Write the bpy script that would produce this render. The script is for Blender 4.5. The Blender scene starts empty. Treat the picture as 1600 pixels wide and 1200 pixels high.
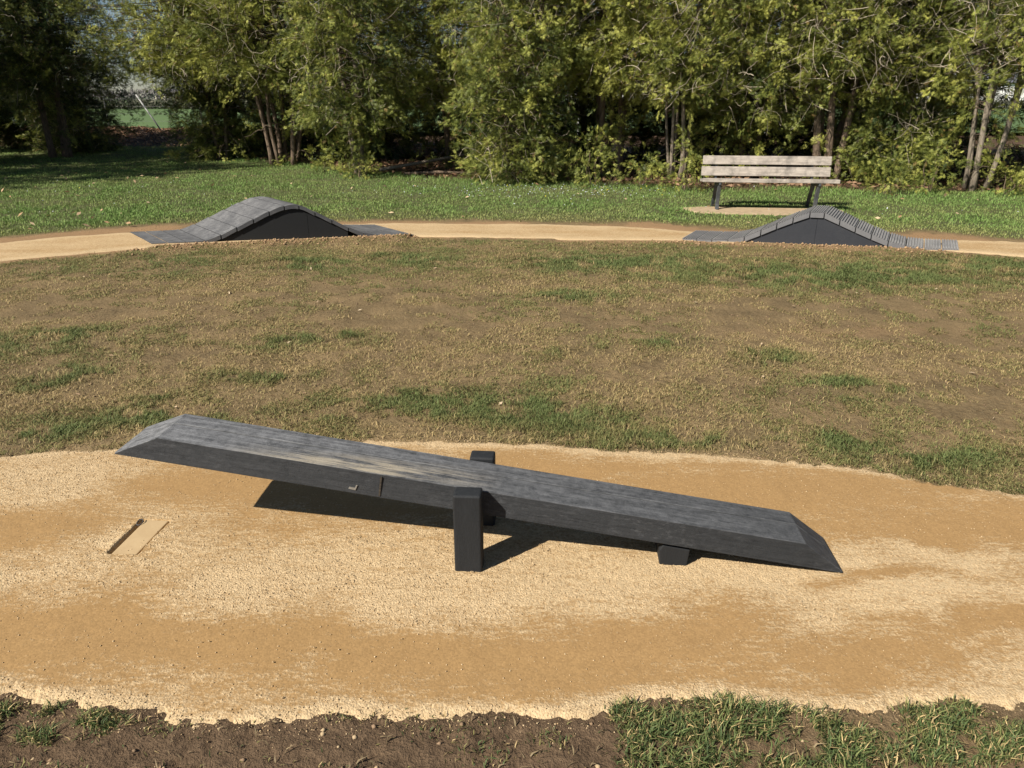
import bpy, math, random
import numpy as np
from mathutils import Vector, Matrix

scene = bpy.context.scene
R = math.radians

# ---------------------------------------------------------------- camera, sky, sun
cam_d = bpy.data.cameras.new('camera')
cam = bpy.data.objects.new('camera', cam_d)
scene.collection.objects.link(cam)
cam_d.sensor_width = 36.0
cam_d.lens = 36.0 * 1155 / 1600
cam_d.clip_start = 0.05
cam_d.clip_end = 3000
cam.location = (0, 0, 1.55)
cam.rotation_euler = (R(90 - 21.37), 0, 0)
scene.camera = cam

SUN_AZ, SUN_EL = R(39.0), R(40.5)          # direction the light travels (from +x), height of the sun
sd = Vector((math.cos(SUN_AZ) * math.cos(SUN_EL), math.sin(SUN_AZ) * math.cos(SUN_EL), -math.sin(SUN_EL)))
world = bpy.data.worlds.new('World')
scene.world = world
world.use_nodes = True
wn = world.node_tree
bg = wn.nodes['Background']
sky = wn.nodes.new('ShaderNodeTexSky')
sky.sky_type = 'NISHITA'
sky.sun_disc = False
sky.sun_elevation = SUN_EL
sky.sun_rotation = math.atan2(-sd.x, -sd.y)
sky.air_density = 0.8
sky.dust_density = 0.3
wn.links.new(sky.outputs[0], bg.inputs[0])
bg.inputs[1].default_value = 0.05
sun_d = bpy.data.lights.new('sun', 'SUN')
sun_d.energy = 5.0
sun_d.angle = R(0.5)
sun_d.color = (1.0, 0.93, 0.82)
sun = bpy.data.objects.new('sun', sun_d)
scene.collection.objects.link(sun)
sun.rotation_euler = sd.to_track_quat('-Z', 'Y').to_euler()
sun.location = (-10, -10, 15)

scene.view_settings.view_transform = 'Standard'
scene.view_settings.look = 'None'
scene.view_settings.exposure = 0.58
scene.view_settings.gamma = 1.0
scene.render.engine = 'CYCLES'
scene.cycles.max_bounces = 6
scene.cycles.diffuse_bounces = 2
scene.cycles.transparent_max_bounces = 4

# ---------------------------------------------------------------- helpers
col = scene.collection
rs = np.random.default_rng(7)


def _hash(ix, iy, seed):
    h = (ix.astype(np.int64) * 374761393 + iy.astype(np.int64) * 668265263 + seed * 974634777) & 0xffffffff
    h = ((h ^ (h >> 13)) * 1274126177) & 0xffffffff
    h = h ^ (h >> 16)
    return (h & 0xffffff) / float(0xffffff)


def vnoise(x, y, seed=0):
    x = np.asarray(x, float); y = np.asarray(y, float)
    ix = np.floor(x); iy = np.floor(y)
    fx = x - ix; fy = y - iy
    fx = fx * fx * (3 - 2 * fx); fy = fy * fy * (3 - 2 * fy)
    a = _hash(ix, iy, seed); b = _hash(ix + 1, iy, seed)
    c = _hash(ix, iy + 1, seed); d = _hash(ix + 1, iy + 1, seed)
    return (a * (1 - fx) + b * fx) * (1 - fy) + (c * (1 - fx) + d * fx) * fy


def fbm(x, y, seed=0, octv=4, gain=0.5):
    s = 0; a = 1; t = 0
    for o in range(octv):
        s = s + a * vnoise(x * 2 ** o + 17.3 * o, y * 2 ** o - 9.1 * o, seed + o)
        t += a; a *= gain
    return s / t


def sstep(a, b, x):
    t = np.clip((x - a) / (b - a), 0, 1)
    return t * t * (3 - 2 * t)


def np_mesh(name, verts, faces, mat, parent=None, cols=None, smooth=False, attrs=None, mats_idx=None):
    """faces: list of (N,k) int arrays"""
    me = bpy.data.meshes.new(name)
    verts = np.asarray(verts, np.float32)
    me.vertices.add(len(verts))
    me.vertices.foreach_set('co', verts.ravel())
    loops = np.concatenate([f.ravel() for f in faces]).astype(np.int32)
    tot = np.concatenate([np.full(len(f), f.shape[1]) for f in faces]).astype(np.int32)
    st = np.concatenate([[0], np.cumsum(tot)[:-1]]).astype(np.int32)
    me.loops.add(len(loops)); me.loops.foreach_set('vertex_index', loops)
    me.polygons.add(len(tot)); me.polygons.foreach_set('loop_start', st)
    try:
        me.polygons.foreach_set('loop_total', tot)
    except Exception:
        pass
    if smooth:
        me.polygons.foreach_set('use_smooth', np.ones(len(tot), bool))
    if cols is not None:
        c = np.ones((len(verts), 4), np.float32); c[:, :3] = cols
        at = me.color_attributes.new('Col', 'FLOAT_COLOR', 'POINT')
        at.data.foreach_set('color', c.ravel())
    for k, v in (attrs or {}).items():
        at = me.attributes.new(k, 'FLOAT', 'POINT')
        at.data.foreach_set('value', np.asarray(v, np.float32).ravel())
    me.update(calc_edges=True)
    me.validate()
    me.materials.append(mat)
    o = bpy.data.objects.new(name, me)
    col.objects.link(o)
    if parent:
        o.parent = parent
    return o


class MB:
    """collects pieces, builds one mesh"""
    def __init__(self):
        self.v = []; self.f = []

    def add(self, vs, fs):
        n = len(self.v)
        self.v += [tuple(v) for v in vs]
        self.f += [tuple(i + n for i in f) for f in fs]
        return self

    def box(self, c, s, rot=None):
        hx, hy, hz = s[0] / 2, s[1] / 2, s[2] / 2
        vs = [Vector((x, y, z)) for x in (-hx, hx) for y in (-hy, hy) for z in (-hz, hz)]
        if rot is not None:
            vs = [rot @ v for v in vs]
        c = Vector(c)
        return self.add([v + c for v in vs], [(0, 1, 3, 2), (4, 6, 7, 5), (0, 4, 5, 1), (2, 3, 7, 6), (0, 2, 6, 4), (1, 5, 7, 3)])

    def tube(self, pts, rad, n=8):
        pts = [Vector(p) for p in pts]
        rings = []
        ref = Vector((0.31, 0.17, 0.93)).normalized()
        for i, p in enumerate(pts):
            t = (pts[min(i + 1, len(pts) - 1)] - pts[max(i - 1, 0)]).normalized()
            a = t.cross(ref)
            if a.length < 1e-3:
                a = t.cross(Vector((1, 0, 0)))
            a.normalize(); b = t.cross(a)
            r = rad[i] if hasattr(rad, '__len__') else rad
            rings.append([p + (a * math.cos(2 * math.pi * k / n) + b * math.sin(2 * math.pi * k / n)) * r for k in range(n)])
        vs = [v for r_ in rings for v in r_]
        fs = []
        for i in range(len(pts) - 1):
            for k in range(n):
                k2 = (k + 1) % n
                fs.append((i * n + k, i * n + k2, (i + 1) * n + k2, (i + 1) * n + k))
        fs.append(tuple(reversed(range(n))))
        fs.append(tuple((len(pts) - 1) * n + k for k in range(n)))
        return self.add(vs, fs)

    def build(self, name, mat, parent=None, bevel=0, seg=2, smooth=False):
        me = bpy.data.meshes.new(name)
        me.from_pydata(self.v, [], self.f)
        me.validate(); me.update()
        import bmesh
        bm = bmesh.new(); bm.from_mesh(me)
        bmesh.ops.recalc_face_normals(bm, faces=bm.faces)
        if bevel:
            es = [e for e in bm.edges if len(e.link_faces) == 2 and e.calc_face_angle(0) > 0.35]
            bmesh.ops.bevel(bm, geom=es, offset=bevel, segments=seg, profile=0.6, affect='EDGES', clamp_overlap=True)
        bm.to_mesh(me); bm.free()
        if smooth:
            for p in me.polygons:
                p.use_smooth = True
        me.materials.append(mat)
        o = bpy.data.objects.new(name, me)
        col.objects.link(o)
        if parent:
            o.parent = parent
        return o


def tag(o, label=None, cat=None, group=None, kind=None):
    if label: o['label'] = label
    if cat: o['category'] = cat
    if group: o['group'] = group
    if kind: o['kind'] = kind
    return o


def thing(name, label, cat, loc=(0, 0, 0), rz=0.0, group=None):
    o = bpy.data.objects.new(name, None)
    o.empty_display_size = 0.2
    col.objects.link(o)
    o.location = loc; o.rotation_euler = (0, 0, rz)
    return tag(o, label, cat, group)


# ---------------------------------------------------------------- materials
class NT:
    def __init__(self, name):
        self.m = bpy.data.materials.new(name)
        self.m.use_nodes = True
        self.t = self.m.node_tree
        self.p = self.t.nodes['Principled BSDF']
        self.out = self.t.nodes['Material Output']

    def n(self, typ, **kw):
        nd = self.t.nodes.new(typ)
        for k, v in kw.items():
            if k in nd.inputs:
                nd.inputs[k].default_value = v
            else:
                setattr(nd, k, v)
        return nd

    def l(self, a, b):
        self.t.links.new(a, b)

    def coord(self, scale=(1, 1, 1), rot=(0, 0, 0)):
        tc = self.n('ShaderNodeTexCoord')
        mp = self.n('ShaderNodeMapping')
        mp.inputs['Scale'].default_value = scale
        mp.inputs['Rotation'].default_value = rot
        self.l(tc.outputs['Object'], mp.inputs[0])
        return mp.outputs[0]

    def noise(self, vec, scale, detail=4, rough=0.55):
        nd = self.n('ShaderNodeTexNoise')
        nd.inputs['Scale'].default_value = scale
        nd.inputs['Detail'].default_value = detail
        nd.inputs['Roughness'].default_value = rough
        self.l(vec, nd.inputs['Vector'])
        return nd.outputs['Fac']

    def ramp(self, fac, stops):
        nd = self.n('ShaderNodeValToRGB')
        e = nd.color_ramp.elements
        while len(e) < len(stops):
            e.new(0.5)
        for i, (p, c) in enumerate(stops):
            e[i].position = p
            e[i].color = (c, c, c, 1) if not hasattr(c, '__len__') else (*c, 1)
        self.l(fac, nd.inputs[0])
        return nd.outputs[0]

    def mix(self, fac, a, b, blend='MIX'):
        nd = self.n('ShaderNodeMix', data_type='RGBA', blend_type=blend)
        for s, v in ((nd.inputs[0], fac), (nd.inputs[6], a), (nd.inputs[7], b)):
            if isinstance(v, bpy.types.NodeSocket):
                self.l(v, s)
            elif hasattr(v, '__len__'):
                s.default_value = (*v, 1)
            else:
                s.default_value = v
        return nd.outputs[2]

    def math(self, op, a, b=0.0):
        nd = self.n('ShaderNodeMath', operation=op)
        for i, v in enumerate((a, b)):
            if isinstance(v, bpy.types.NodeSocket):
                self.l(v, nd.inputs[i])
            else:
                nd.inputs[i].default_value = v
        return nd.outputs[0]

    def attr(self, name):
        nd = self.n('ShaderNodeAttribute', attribute_name=name)
        return nd

    def n_x(self):
        """0 at the raised left end of an object, 1 at its right end (object coordinates, +-1.2 m)"""
        tc = self.n('ShaderNodeTexCoord')
        sp = self.n('ShaderNodeSeparateXYZ')
        self.l(tc.outputs['Object'], sp.inputs[0])
        return self.math('ADD', 0.5, self.math('MULTIPLY', sp.outputs[0], 0.42))

    def bump(self, h, strength, dist):
        nd = self.n('ShaderNodeBump')
        nd.inputs['Strength'].default_value = strength
        nd.inputs['Distance'].default_value = dist
        self.l(h, nd.inputs['Height'])
        self.l(nd.outputs[0], self.p.inputs['Normal'])
        return nd

    def set(self, colr=None, rough=0.8, spec=0.3):
        if colr is not None:
            if isinstance(colr, bpy.types.NodeSocket):
                self.l(colr, self.p.inputs['Base Color'])
            else:
                self.p.inputs['Base Color'].default_value = (*colr, 1)
        if isinstance(rough, bpy.types.NodeSocket):
            self.l(rough, self.p.inputs['Roughness'])
        else:
            self.p.inputs['Roughness'].default_value = rough
        self.p.inputs['Specular IOR Level'].default_value = spec
        return self.m


def mat_sand():
    t = NT('sand')
    v = t.coord()
    loose = t.attr('loose').outputs['Fac']
    n1 = t.noise(v, 18, 5, 0.65)
    n2 = t.noise(v, 90, 4, 0.7)
    vs = t.coord((1, 3.2, 1))
    n3 = t.noise(vs, 22, 5, 0.75)
    a = t.math('ADD', loose, t.math('MULTIPLY', t.math('SUBTRACT', n3, 0.5), 1.5))
    a = t.math('ADD', a, t.math('MULTIPLY', t.math('SUBTRACT', n2, 0.5), 1.5))
    f = t.ramp(a, [(0.28, 0.0), (0.84, 1.0)])
    comp = t.mix(n1, (0.290, 0.177, 0.075), (0.365, 0.230, 0.101))
    pale = t.mix(n2, (0.42, 0.30, 0.165), (0.61, 0.465, 0.28))
    c = t.mix(f, comp, pale)
    vo = t.n('ShaderNodeTexVoronoi', feature='F1')
    vo.inputs['Scale'].default_value = 170
    t.l(v, vo.inputs['Vector'])
    cellc = t.math('MULTIPLY', t.math('SUBTRACT', t.ramp(vo.outputs['Color'], [(0, 0), (1, 1)]), 0.5), 1.0)
    sp = t.math('ADD', 1.0, t.math('MULTIPLY', cellc, 0.30))
    sp3 = t.n('ShaderNodeCombineColor')
    for i in range(3):
        t.l(sp, sp3.inputs[i])
    c = t.mix(1.0, c, sp3.outputs[0], 'MULTIPLY')
    # sparse dark specks
    vo2 = t.n('ShaderNodeTexVoronoi', feature='F1')
    vo2.inputs['Scale'].default_value = 45
    t.l(v, vo2.inputs['Vector'])
    spk = t.ramp(vo2.outputs['Distance'], [(0.05, 1.0), (0.11, 0.0)])
    c = t.mix(t.math('MULTIPLY', spk, 0.2), c, (0.33, 0.2, 0.09))
    h = t.math('ADD', t.math('MULTIPLY', n2, 0.25), t.math('MULTIPLY', t.math('SUBTRACT', 1.0, vo.outputs['Distance']), t.math('ADD', 0.15, t.math('MULTIPLY', f, 1.0))))
    t.bump(h, 0.6, 0.004)
    return t.set(c, 0.95, 0.15)


def mat_ground():
    t = NT('soil_and_turf')
    v = t.coord()
    g = t.attr('green').outputs['Fac']
    mud = t.attr('mud').outputs['Fac']
    lit = t.attr('litter').outputs['Fac']
    dirt = t.attr('dirt').outputs['Fac']
    n1 = t.noise(v, 3.0, 6, 0.65)
    n2 = t.noise(v, 38, 5, 0.7)
    n3 = t.noise(v, 140, 3, 0.7)
    soil = t.mix(t.ramp(n1, [(0.3, 0.0), (0.7, 1.0)]), (0.105, 0.072, 0.037), (0.275, 0.190, 0.096))
    soil = t.mix(t.ramp(n2, [(0.35, 0), (0.7, 1)]), soil, t.mix(0.45, soil, (0.33, 0.26, 0.145)))
    soil = t.mix(dirt, soil, t.mix(n2, (0.26, 0.155, 0.078), (0.42, 0.275, 0.15)))
    mudc = t.mix(t.ramp(n2, [(0.3, 0.0), (0.7, 1.0)]), (0.088, 0.058, 0.035), (0.185, 0.125, 0.076))
    soil = t.mix(mud, soil, mudc)
    turf = t.mix(n2, (0.06, 0.075, 0.03), (0.15, 0.15, 0.07))
    c = t.mix(g, soil, turf)
    litc = t.mix(n2, (0.05, 0.033, 0.02), (0.14, 0.085, 0.05))
    c = t.mix(lit, c, litc)
    h = t.math('ADD', t.math('MULTIPLY', n2, 1.0), t.math('MULTIPLY', n3, 0.5))
    t.bump(h, 1.0, 0.018)
    return t.set(c, 0.95, 0.15)


def mat_col(name, rough=0.7, transl=0.0, spec=0.2, noise_amt=0.0):
    t = NT(name)
    a = t.attr('Col').outputs['Color']
    t.set(a, rough, spec)
    if transl:
        tr = t.n('ShaderNodeBsdfTranslucent')
        t.l(a, tr.inputs[0])
        mx = t.n('ShaderNodeMixShader')
        mx.inputs[0].default_value = transl
        t.l(t.p.outputs[0], mx.inputs[1]); t.l(tr.outputs[0], mx.inputs[2])
        t.l(mx.outputs[0], t.out.inputs[0])
    return t.m


def mat_rubber(name, base, dust, amount, stretch=(1.2, 14, 14), lo=0.36):
    t = NT(name)
    v = t.coord(stretch)
    vv = t.coord()
    n1 = t.noise(v, 5, 6, 0.7)
    n2 = t.noise(v, 22, 5, 0.75)
    n3 = t.noise(vv, 4, 4, 0.6)
    n4 = t.noise(vv, 120, 3, 0.6)
    geo = t.n('ShaderNodeNewGeometry')
    sx = t.n('ShaderNodeSeparateXYZ')
    t.l(geo.outputs['Normal'], sx.inputs[0])
    up = t.ramp(sx.outputs[2], [(0.25, 0.3), (0.85, 1.0)])
    m = t.math('ADD', t.math('MULTIPLY', n1, 0.5), t.math('MULTIPLY', n2, 0.5))
    m = t.ramp(m, [(lo, 0.0), (lo + 0.32, 1.0)])
    m = t.math('MULTIPLY', m, t.ramp(n3, [(0.25, 0.35), (0.7, 1.0)]))
    m = t.math('MULTIPLY', m, up)
    c0 = t.mix(n4, tuple(b * 0.8 for b in base), tuple(b * 1.25 for b in base))
    c = t.mix(t.math('MULTIPLY', m, amount), c0, dust)
    t.bump(t.math('ADD', t.math('MULTIPLY', n2, 0.7), t.math('MULTIPLY', n4, 0.25)), 0.5, 0.004)
    return t.set(c, t.ramp(n3, [(0.2, 0.62), (0.8, 0.8)]), 0.3)


def mat_plank():
    """dusty black plastic timber, with the sandy scuffs of the tyres along the middle"""
    t = NT('weathered_black_plastic')
    v = t.coord((1.0, 13, 13))
    vv = t.coord()
    n1 = t.noise(v, 4, 7, 0.78)
    n2 = t.noise(vv, 30, 6, 0.8)
    n3 = t.noise(vv, 3.2, 4, 0.6)
    n4 = t.noise(vv, 110, 3, 0.6)
    geo = t.n('ShaderNodeNewGeometry')
    sx = t.n('ShaderNodeSeparateXYZ')
    t.l(geo.outputs['Normal'], sx.inputs[0])
    up = t.ramp(sx.outputs[2], [(0.1, 0.13), (0.6, 1.0)])
    m = t.math('ADD', t.math('MULTIPLY', n1, 0.55), t.math('MULTIPLY', n2, 0.45))
    m = t.ramp(m, [(0.34, 0.0), (0.66, 1.0)])
    m = t.math('MULTIPLY', m, up)
    c0 = t.mix(n4, (0.012, 0.0135, 0.0155), (0.026, 0.029, 0.033))
    c = t.mix(t.math('MULTIPLY', m, t.ramp(t.n_x(), [(0.0, 0.95), (1.0, 0.36)])), c0, (0.32, 0.325, 0.335))
    sm = t.math('MULTIPLY', t.ramp(t.noise(t.coord((1, 2.5, 2.5)), 22, 6, 0.8), [(0.52, 0.0), (0.72, 0.30)]), t.ramp(t.noise(vv, 2.3, 3, 0.6), [(0.42, 0.15), (0.62, 1.0)]))
    c = t.mix(sm, c, (0.20, 0.205, 0.215))
    # tyre scuffs of sand: two narrow lanes on the raised half
    tc = t.n('ShaderNodeTexCoord')
    s2 = t.n('ShaderNodeSeparateXYZ')
    t.l(tc.outputs['Object'], s2.inputs[0])
    lane = t.math('ABSOLUTE', t.math('SUBTRACT', s2.outputs[1], t.math('ADD', -0.03, t.math('MULTIPLY', s2.outputs[0], 0.11))))
    lane = t.ramp(lane, [(0.02, 1.0), (0.095, 0.0)])
    span = t.math('ABSOLUTE', t.math('ADD', s2.outputs[0], 0.42))
    span = t.ramp(span, [(0.08, 1.0), (0.5, 0.0)])
    sc = t.math('MULTIPLY', t.math('MULTIPLY', lane, span), t.ramp(n1, [(0.42, 0.0), (0.58, 1.0)]))
    sc = t.math('MULTIPLY', sc, t.ramp(sx.outputs[2], [(0.8, 0.0), (0.93, 1.0)]))
    c = t.mix(t.math('MULTIPLY', sc, 1.0), c, (0.44, 0.38, 0.28))
    # long drying cracks
    cr = t.noise(t.coord((0.5, 30, 30)), 6, 3, 0.5)
    crk = t.ramp(cr, [(0.485, 0.0), (0.5, 1.0), (0.515, 0.0)])
    t.bump(t.math('SUBTRACT', t.math('ADD', t.math('MULTIPLY', n2, 0.8), t.math('MULTIPLY', n4, 0.3)), t.math('MULTIPLY', crk, 0.5)), 0.55, 0.004)
    return t.set(c, t.ramp(n3, [(0.2, 0.6), (0.8, 0.78)]), 0.3)


def mat_wood():
    t = NT('weathered_wood')
    v = t.coord((1.0, 12, 12))
    n1 = t.noise(v, 4, 6, 0.7)
    n2 = t.noise(v, 20, 5, 0.7)
    n3 = t.noise(t.coord(), 5, 4, 0.7)
    c = t.mix(t.ramp(n1, [(0.3, 0), (0.7, 1)]), (0.27, 0.235, 0.20), (0.56, 0.50, 0.43))
    c = t.mix(t.ramp(n3, [(0.46, 0), (0.68, 0.7)]), c, (0.12, 0.11, 0.10))
    t.bump(n2, 0.6, 0.004)
    return t.set(c, 0.85, 0.2)


def mat_noise(name, c1, c2, scale, rough=0.85, stretch=(1, 1, 1), bump=0.4, bd=0.01, spec=0.2):
    t = NT(name)
    v = t.coord(stretch)
    n = t.noise(v, scale, 5, 0.65)
    t.bump(n, bump, bd)
    return t.set(t.mix(t.ramp(n, [(0.3, 0), (0.7, 1)]), c1, c2), rough, spec)


M = {}
M['sand'] = mat_sand()
M['ground'] = mat_ground()
M['grass'] = mat_col('grass_blades', 0.6, 0.25)
M['leaf'] = mat_col('conifer_foliage', 0.55, 0.16, 0.35)
M['dryleaf'] = mat_col('dry_leaves', 0.85, 0.15)
M['stone'] = mat_col('gravel_grains', 0.9, 0.0, 0.15)
M['twig'] = mat_col('dead_twigs', 0.85, 0.0)
M['plank'] = mat_plank()
M['post'] = mat_rubber('black_plastic', (0.014, 0.0155, 0.0175), (0.09, 0.095, 0.10), 0.35, (9, 9, 1.3))
M['deck_a'] = mat_rubber('dusty_black_rubber', (0.045, 0.047, 0.052), (0.30, 0.297, 0.295), 0.95, (2, 7, 7), 0.36)
M['deck_b'] = mat_rubber('grey_ribbed_rubber', (0.12, 0.122, 0.132), (0.42, 0.41, 0.39), 0.85, (6, 3, 6), 0.22)
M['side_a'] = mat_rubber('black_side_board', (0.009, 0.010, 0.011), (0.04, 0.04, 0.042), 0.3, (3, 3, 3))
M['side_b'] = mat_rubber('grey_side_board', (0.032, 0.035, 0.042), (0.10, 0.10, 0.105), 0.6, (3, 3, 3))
M['wood'] = mat_wood()
M['iron'] = mat_noise('painted_iron', (0.035, 0.04, 0.045), (0.09, 0.095, 0.10), 12, 0.55, spec=0.5)
M['bark'] = mat_noise('conifer_bark', (0.075, 0.052, 0.036), (0.30, 0.225, 0.16), 9, 0.95, (6, 6, 0.8), 0.9, 0.03)
M['palebark'] = mat_noise('pale_bark', (0.12, 0.10, 0.075), (0.36, 0.30, 0.235), 8, 0.9, (6, 6, 0.8), 0.8, 0.02)
M['field'] = mat_noise('crop_green', (0.070, 0.120, 0.042), (0.125, 0.185, 0.070), 2.0, 0.9, (0.3, 2, 1), 0.3, 0.05)
M['slab'] = mat_noise('sandy_concrete', (0.32, 0.24, 0.15), (0.48, 0.37, 0.24), 14, 0.95)
M['plate'] = mat_noise('sand_dusted_concrete', (0.42, 0.30, 0.165), (0.50, 0.37, 0.21), 10, 0.95, bump=0.2, bd=0.002)
M['render'] = mat_noise('cream_render', (0.66, 0.60, 0.46), (0.74, 0.68, 0.54), 1.5, 0.9, bump=0.1)
M['white'] = mat_noise('white_render', (0.72, 0.71, 0.68), (0.82, 0.81, 0.78), 1.5, 0.9, bump=0.1)
M['slate'] = mat_noise('slate_roof', (0.08, 0.085, 0.10), (0.15, 0.155, 0.17), 3, 0.7, (1, 1, 4), 0.4, 0.03)
M['glass'] = mat_noise('dark_window', (0.03, 0.035, 0.045), (0.06, 0.065, 0.08), 1, 0.15, bump=0, spec=0.6)
M['galv'] = mat_noise('galvanised_steel', (0.30, 0.30, 0.29), (0.44, 0.44, 0.42), 20, 0.5, bump=0.1, spec=0.5)
M['wire'] = mat_noise('wire', (0.25, 0.25, 0.24), (0.38, 0.38, 0.36), 20, 0.5, bump=0.1, spec=0.5)

# ---------------------------------------------------------------- the ground and the paths
NUP = np.array([(-6, 3.3), (-4, 2.7), (-2.812, 2.93), (-2.361, 3.054), (-2.129, 3.113), (-1.873, 3.14), (-1.226, 3.18), (-0.495, 3.225), (-0.123, 3.203), (0.303, 3.147), (0.746, 3.093), (1.003, 3.054), (1.544, 2.941), (1.803, 2.834), (2.134, 2.702), (2.553, 2.56), (4, 2.3), (6, 2.4)])
NLO = np.array([(-6, 1.7), (-1.944, 1.585), (-1.414, 1.585), (-1.18, 1.562), (-0.947, 1.528), (-0.845, 1.505), (-0.586, 1.487), (-0.471, 1.517), (-0.298, 1.507), (-0.171, 1.517), (0.0, 1.517), (0.214, 1.513), (0.351, 1.569), (0.612, 1.562), (0.858, 1.522), (0.95, 1.535), (1.224, 1.562), (1.399, 1.562), (2.098, 1.562), (6, 1.4)])
FUP = np.array([(-12, 4.5), (-8, 6.6), (-6.403, 7.753), (-5.741, 8.294), (-5.25, 8.695), (-4.646, 8.998), (-3.5, 9.4), (-1.657, 9.69), (0.412, 9.616), (1.609, 9.369), (2.217, 9.043), (5.134, 8.49), (5.791, 8.371), (6.759, 8.218), (9, 7.6), (12, 6.4)])
FLO = np.array([(-12, 3.4), (-8, 5.5), (-5.71, 6.848), (-5.122, 7.335), (-4.547, 7.686), (-3.917, 8.069), (-1.211, 8.779), (0.589, 8.53), (1.972, 8.45), (4.64, 7.856), (5.264, 7.555), (6.037, 7.274), (9, 6.5), (12, 5.3)])
TRL = np.array([(-30, 24), (-14, 24.5), (-9, 24.5), (-7.6, 20.3), (-5.4, 18.6), (-3.2, 16.2), (-1.5, 15.0), (0, 14.5), (1.5, 14.0), (3, 13.4), (5, 13.3), (8, 12.8), (12, 12.4), (30, 12)])


def itp(T, x):
    return np.interp(x, T[:, 0], T[:, 1])


def near_d(x, y):
    e = 0.05 * (fbm(x * 9, y * 9, 31, 4, 0.6) - 0.5) + 0.05 * (fbm(x * 30, y * 30, 32, 3, 0.7) - 0.5) + 0.045 * (fbm(x * 2.2, y * 2.2, 41, 2) - 0.5)
    return np.minimum(itp(NUP, x) - y, y - itp(NLO, x)) + e


def far_d(x, y):
    e = 0.12 * (fbm(x * 5, y * 5, 51, 4, 0.6) - 0.5)
    return np.minimum(itp(FUP, x) - y, y - itp(FLO, x)) + e


def ground_z(x, y):
    near = sstep(9, 3, np.hypot(x, y))
    z = 0.016 * (fbm(x * 1.3, y * 1.3, 3, 3) - 0.5) * sstep(14, 8, y)
    z = z + near * (0.016 * (fbm(x * 9, y * 9, 5, 3) - 0.5) + 0.022 * (fbm(x * 30, y * 30, 9, 3, 0.6) - 0.5) * (0.4 + 1.2 * fbm(x * 3, y * 3, 10, 2)))
    md = sstep(1.75, 1.45, y) * sstep(0.5, 0.8, y)
    cl = sstep(0.58, 0.74, fbm(x * 14, y * 14, 77, 3))
    z = z + md * (cl * 0.013 * fbm(x * 40, y * 40, 78, 2) - 0.004)
    # dirt heaped against the humps
    z = z + 0.03 * sstep(0.25, 0.0, np.abs(far_d(x, y) + 0.12)) * ((x > -3.9) & (x < -1.2)) * (y < 9.0)
    z = z + 0.022 * sstep(0.2, 0.0, np.abs(far_d(x, y) + 0.08)) * ((x > 2.5) & (x < 4.4)) * (y < 8.35)
    # bank of leaves behind the left trees
    z = z + 0.42 * np.exp(-((y - 29.0 - 0.6 * np.sin(x * 1.1)) / 1.6) ** 2) * (0.6 + 0.8 * fbm(x * 0.6, y * 0.6, 13, 3)) * sstep(-6, -8, x)
    return z - 0.004


GREEN = [(-3.22, 4.8, 0.44, 0.21), (-1.58, 4.7, 0.2, 0.15), (-1.22, 4.8, 0.17, 0.1), (-1.54, 4.06, 0.26, 0.12), (-2.71, 4.06, 0.25, 0.18), (-1.87, 3.47, 0.36, 0.12), (-2.19, 3.27, 0.25, 0.1), (-1.95, 3.7, 0.12, 0.06), (-0.47, 3.59, 0.41, 0.22), (0.17, 3.55, 0.44, 0.28), (0.63, 3.27, 0.38, 0.15), (0.98, 3.2, 0.21, 0.1), (1.89, 3.0, 0.24, 0.12), (1.63, 3.2, 0.18, 0.1), (1.97, 3.84, 0.22, 0.12), (1.1, 4.66, 0.17, 0.09), (0.41, 4.53, 0.25, 0.1), (1.62, 4.4, 0.32, 0.12), (-2.02, 7.21, 0.38, 0.21), (-0.97, 7.43, 0.39, 0.19), (1.27, 7.27, 1.27, 0.38), (2.95, 6.72, 1.77, 0.5), (4.65, 6.98, 0.6, 0.41), (0.53, 6.01, 0.48, 0.17)]
BARE = [(1.42, 5.26, 0.9, 0.35), (2.84, 5.6, 0.9, 0.4), (3.18, 5.02, 0.9, 0.35), (-1.39, 6.01, 0.6, 0.3), (-0.68, 3.5, 0.14, 0.1), (-0.9, 5.3, 0.8, 0.3), (-3.4, 5.6, 0.8, 0.4), (2.6, 3.6, 0.5, 0.3), (-2.3, 4.4, 0.5, 0.12), (0.9, 4.1, 0.4, 0.1)]


def patch(x, y, L, k=1.0, w=1.0):
    s = np.zeros_like(np.asarray(x, float))
    wx = x + w * 0.55 * (fbm(x * 3, y * 3, 61, 4) - 0.5); wy = y + w * 0.45 * (fbm(x * 3, y * 3, 62, 4) - 0.5)
    for cx, cy, rx, ry in L:
        s = np.maximum(s, np.exp(-((wx - cx) / rx / k) ** 2 - ((wy - cy) / ry / k) ** 2))
    return s


def geom_axis(a, b, fine, lo, hi, g=1.05, mx=8.0):
    """fine spacing between a and b, growing towards lo and hi"""
    c = list(np.arange(a, b, fine))
    s = fine; v = c[-1]
    while v < hi:
        s = min(s * g, mx); v += s; c.append(v)
    s = fine; v = a; l = []
    while v > lo:
        s = min(s * g, mx); v -= s; l.append(v)
    return np.array(l[::-1] + c)


def grid_mesh(name, xs, ys, zf, mat, attrf, keep=None):
    X, Y = np.meshgrid(xs, ys)
    x = X.ravel(); y = Y.ravel()
    z = zf(x, y)
    nx = len(xs); ny = len(ys)
    i = (np.arange(ny - 1)[:, None] * nx + np.arange(nx - 1)[None, :]).ravel()
    f = np.stack([i, i + 1, i + nx + 1, i + nx], 1)
    if keep is not None:
        k = keep(x, y)
        f = f[k[f].any(1)]
        used = np.zeros(len(x), bool); used[f] = True
        idx = np.cumsum(used) - 1
        f = idx[f]; x = x[used]; y = y[used]; z = z[used]
    return np_mesh(name, np.stack([x, y, z], 1), [f], mat, attrs=attrf(x, y), smooth=True)


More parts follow.
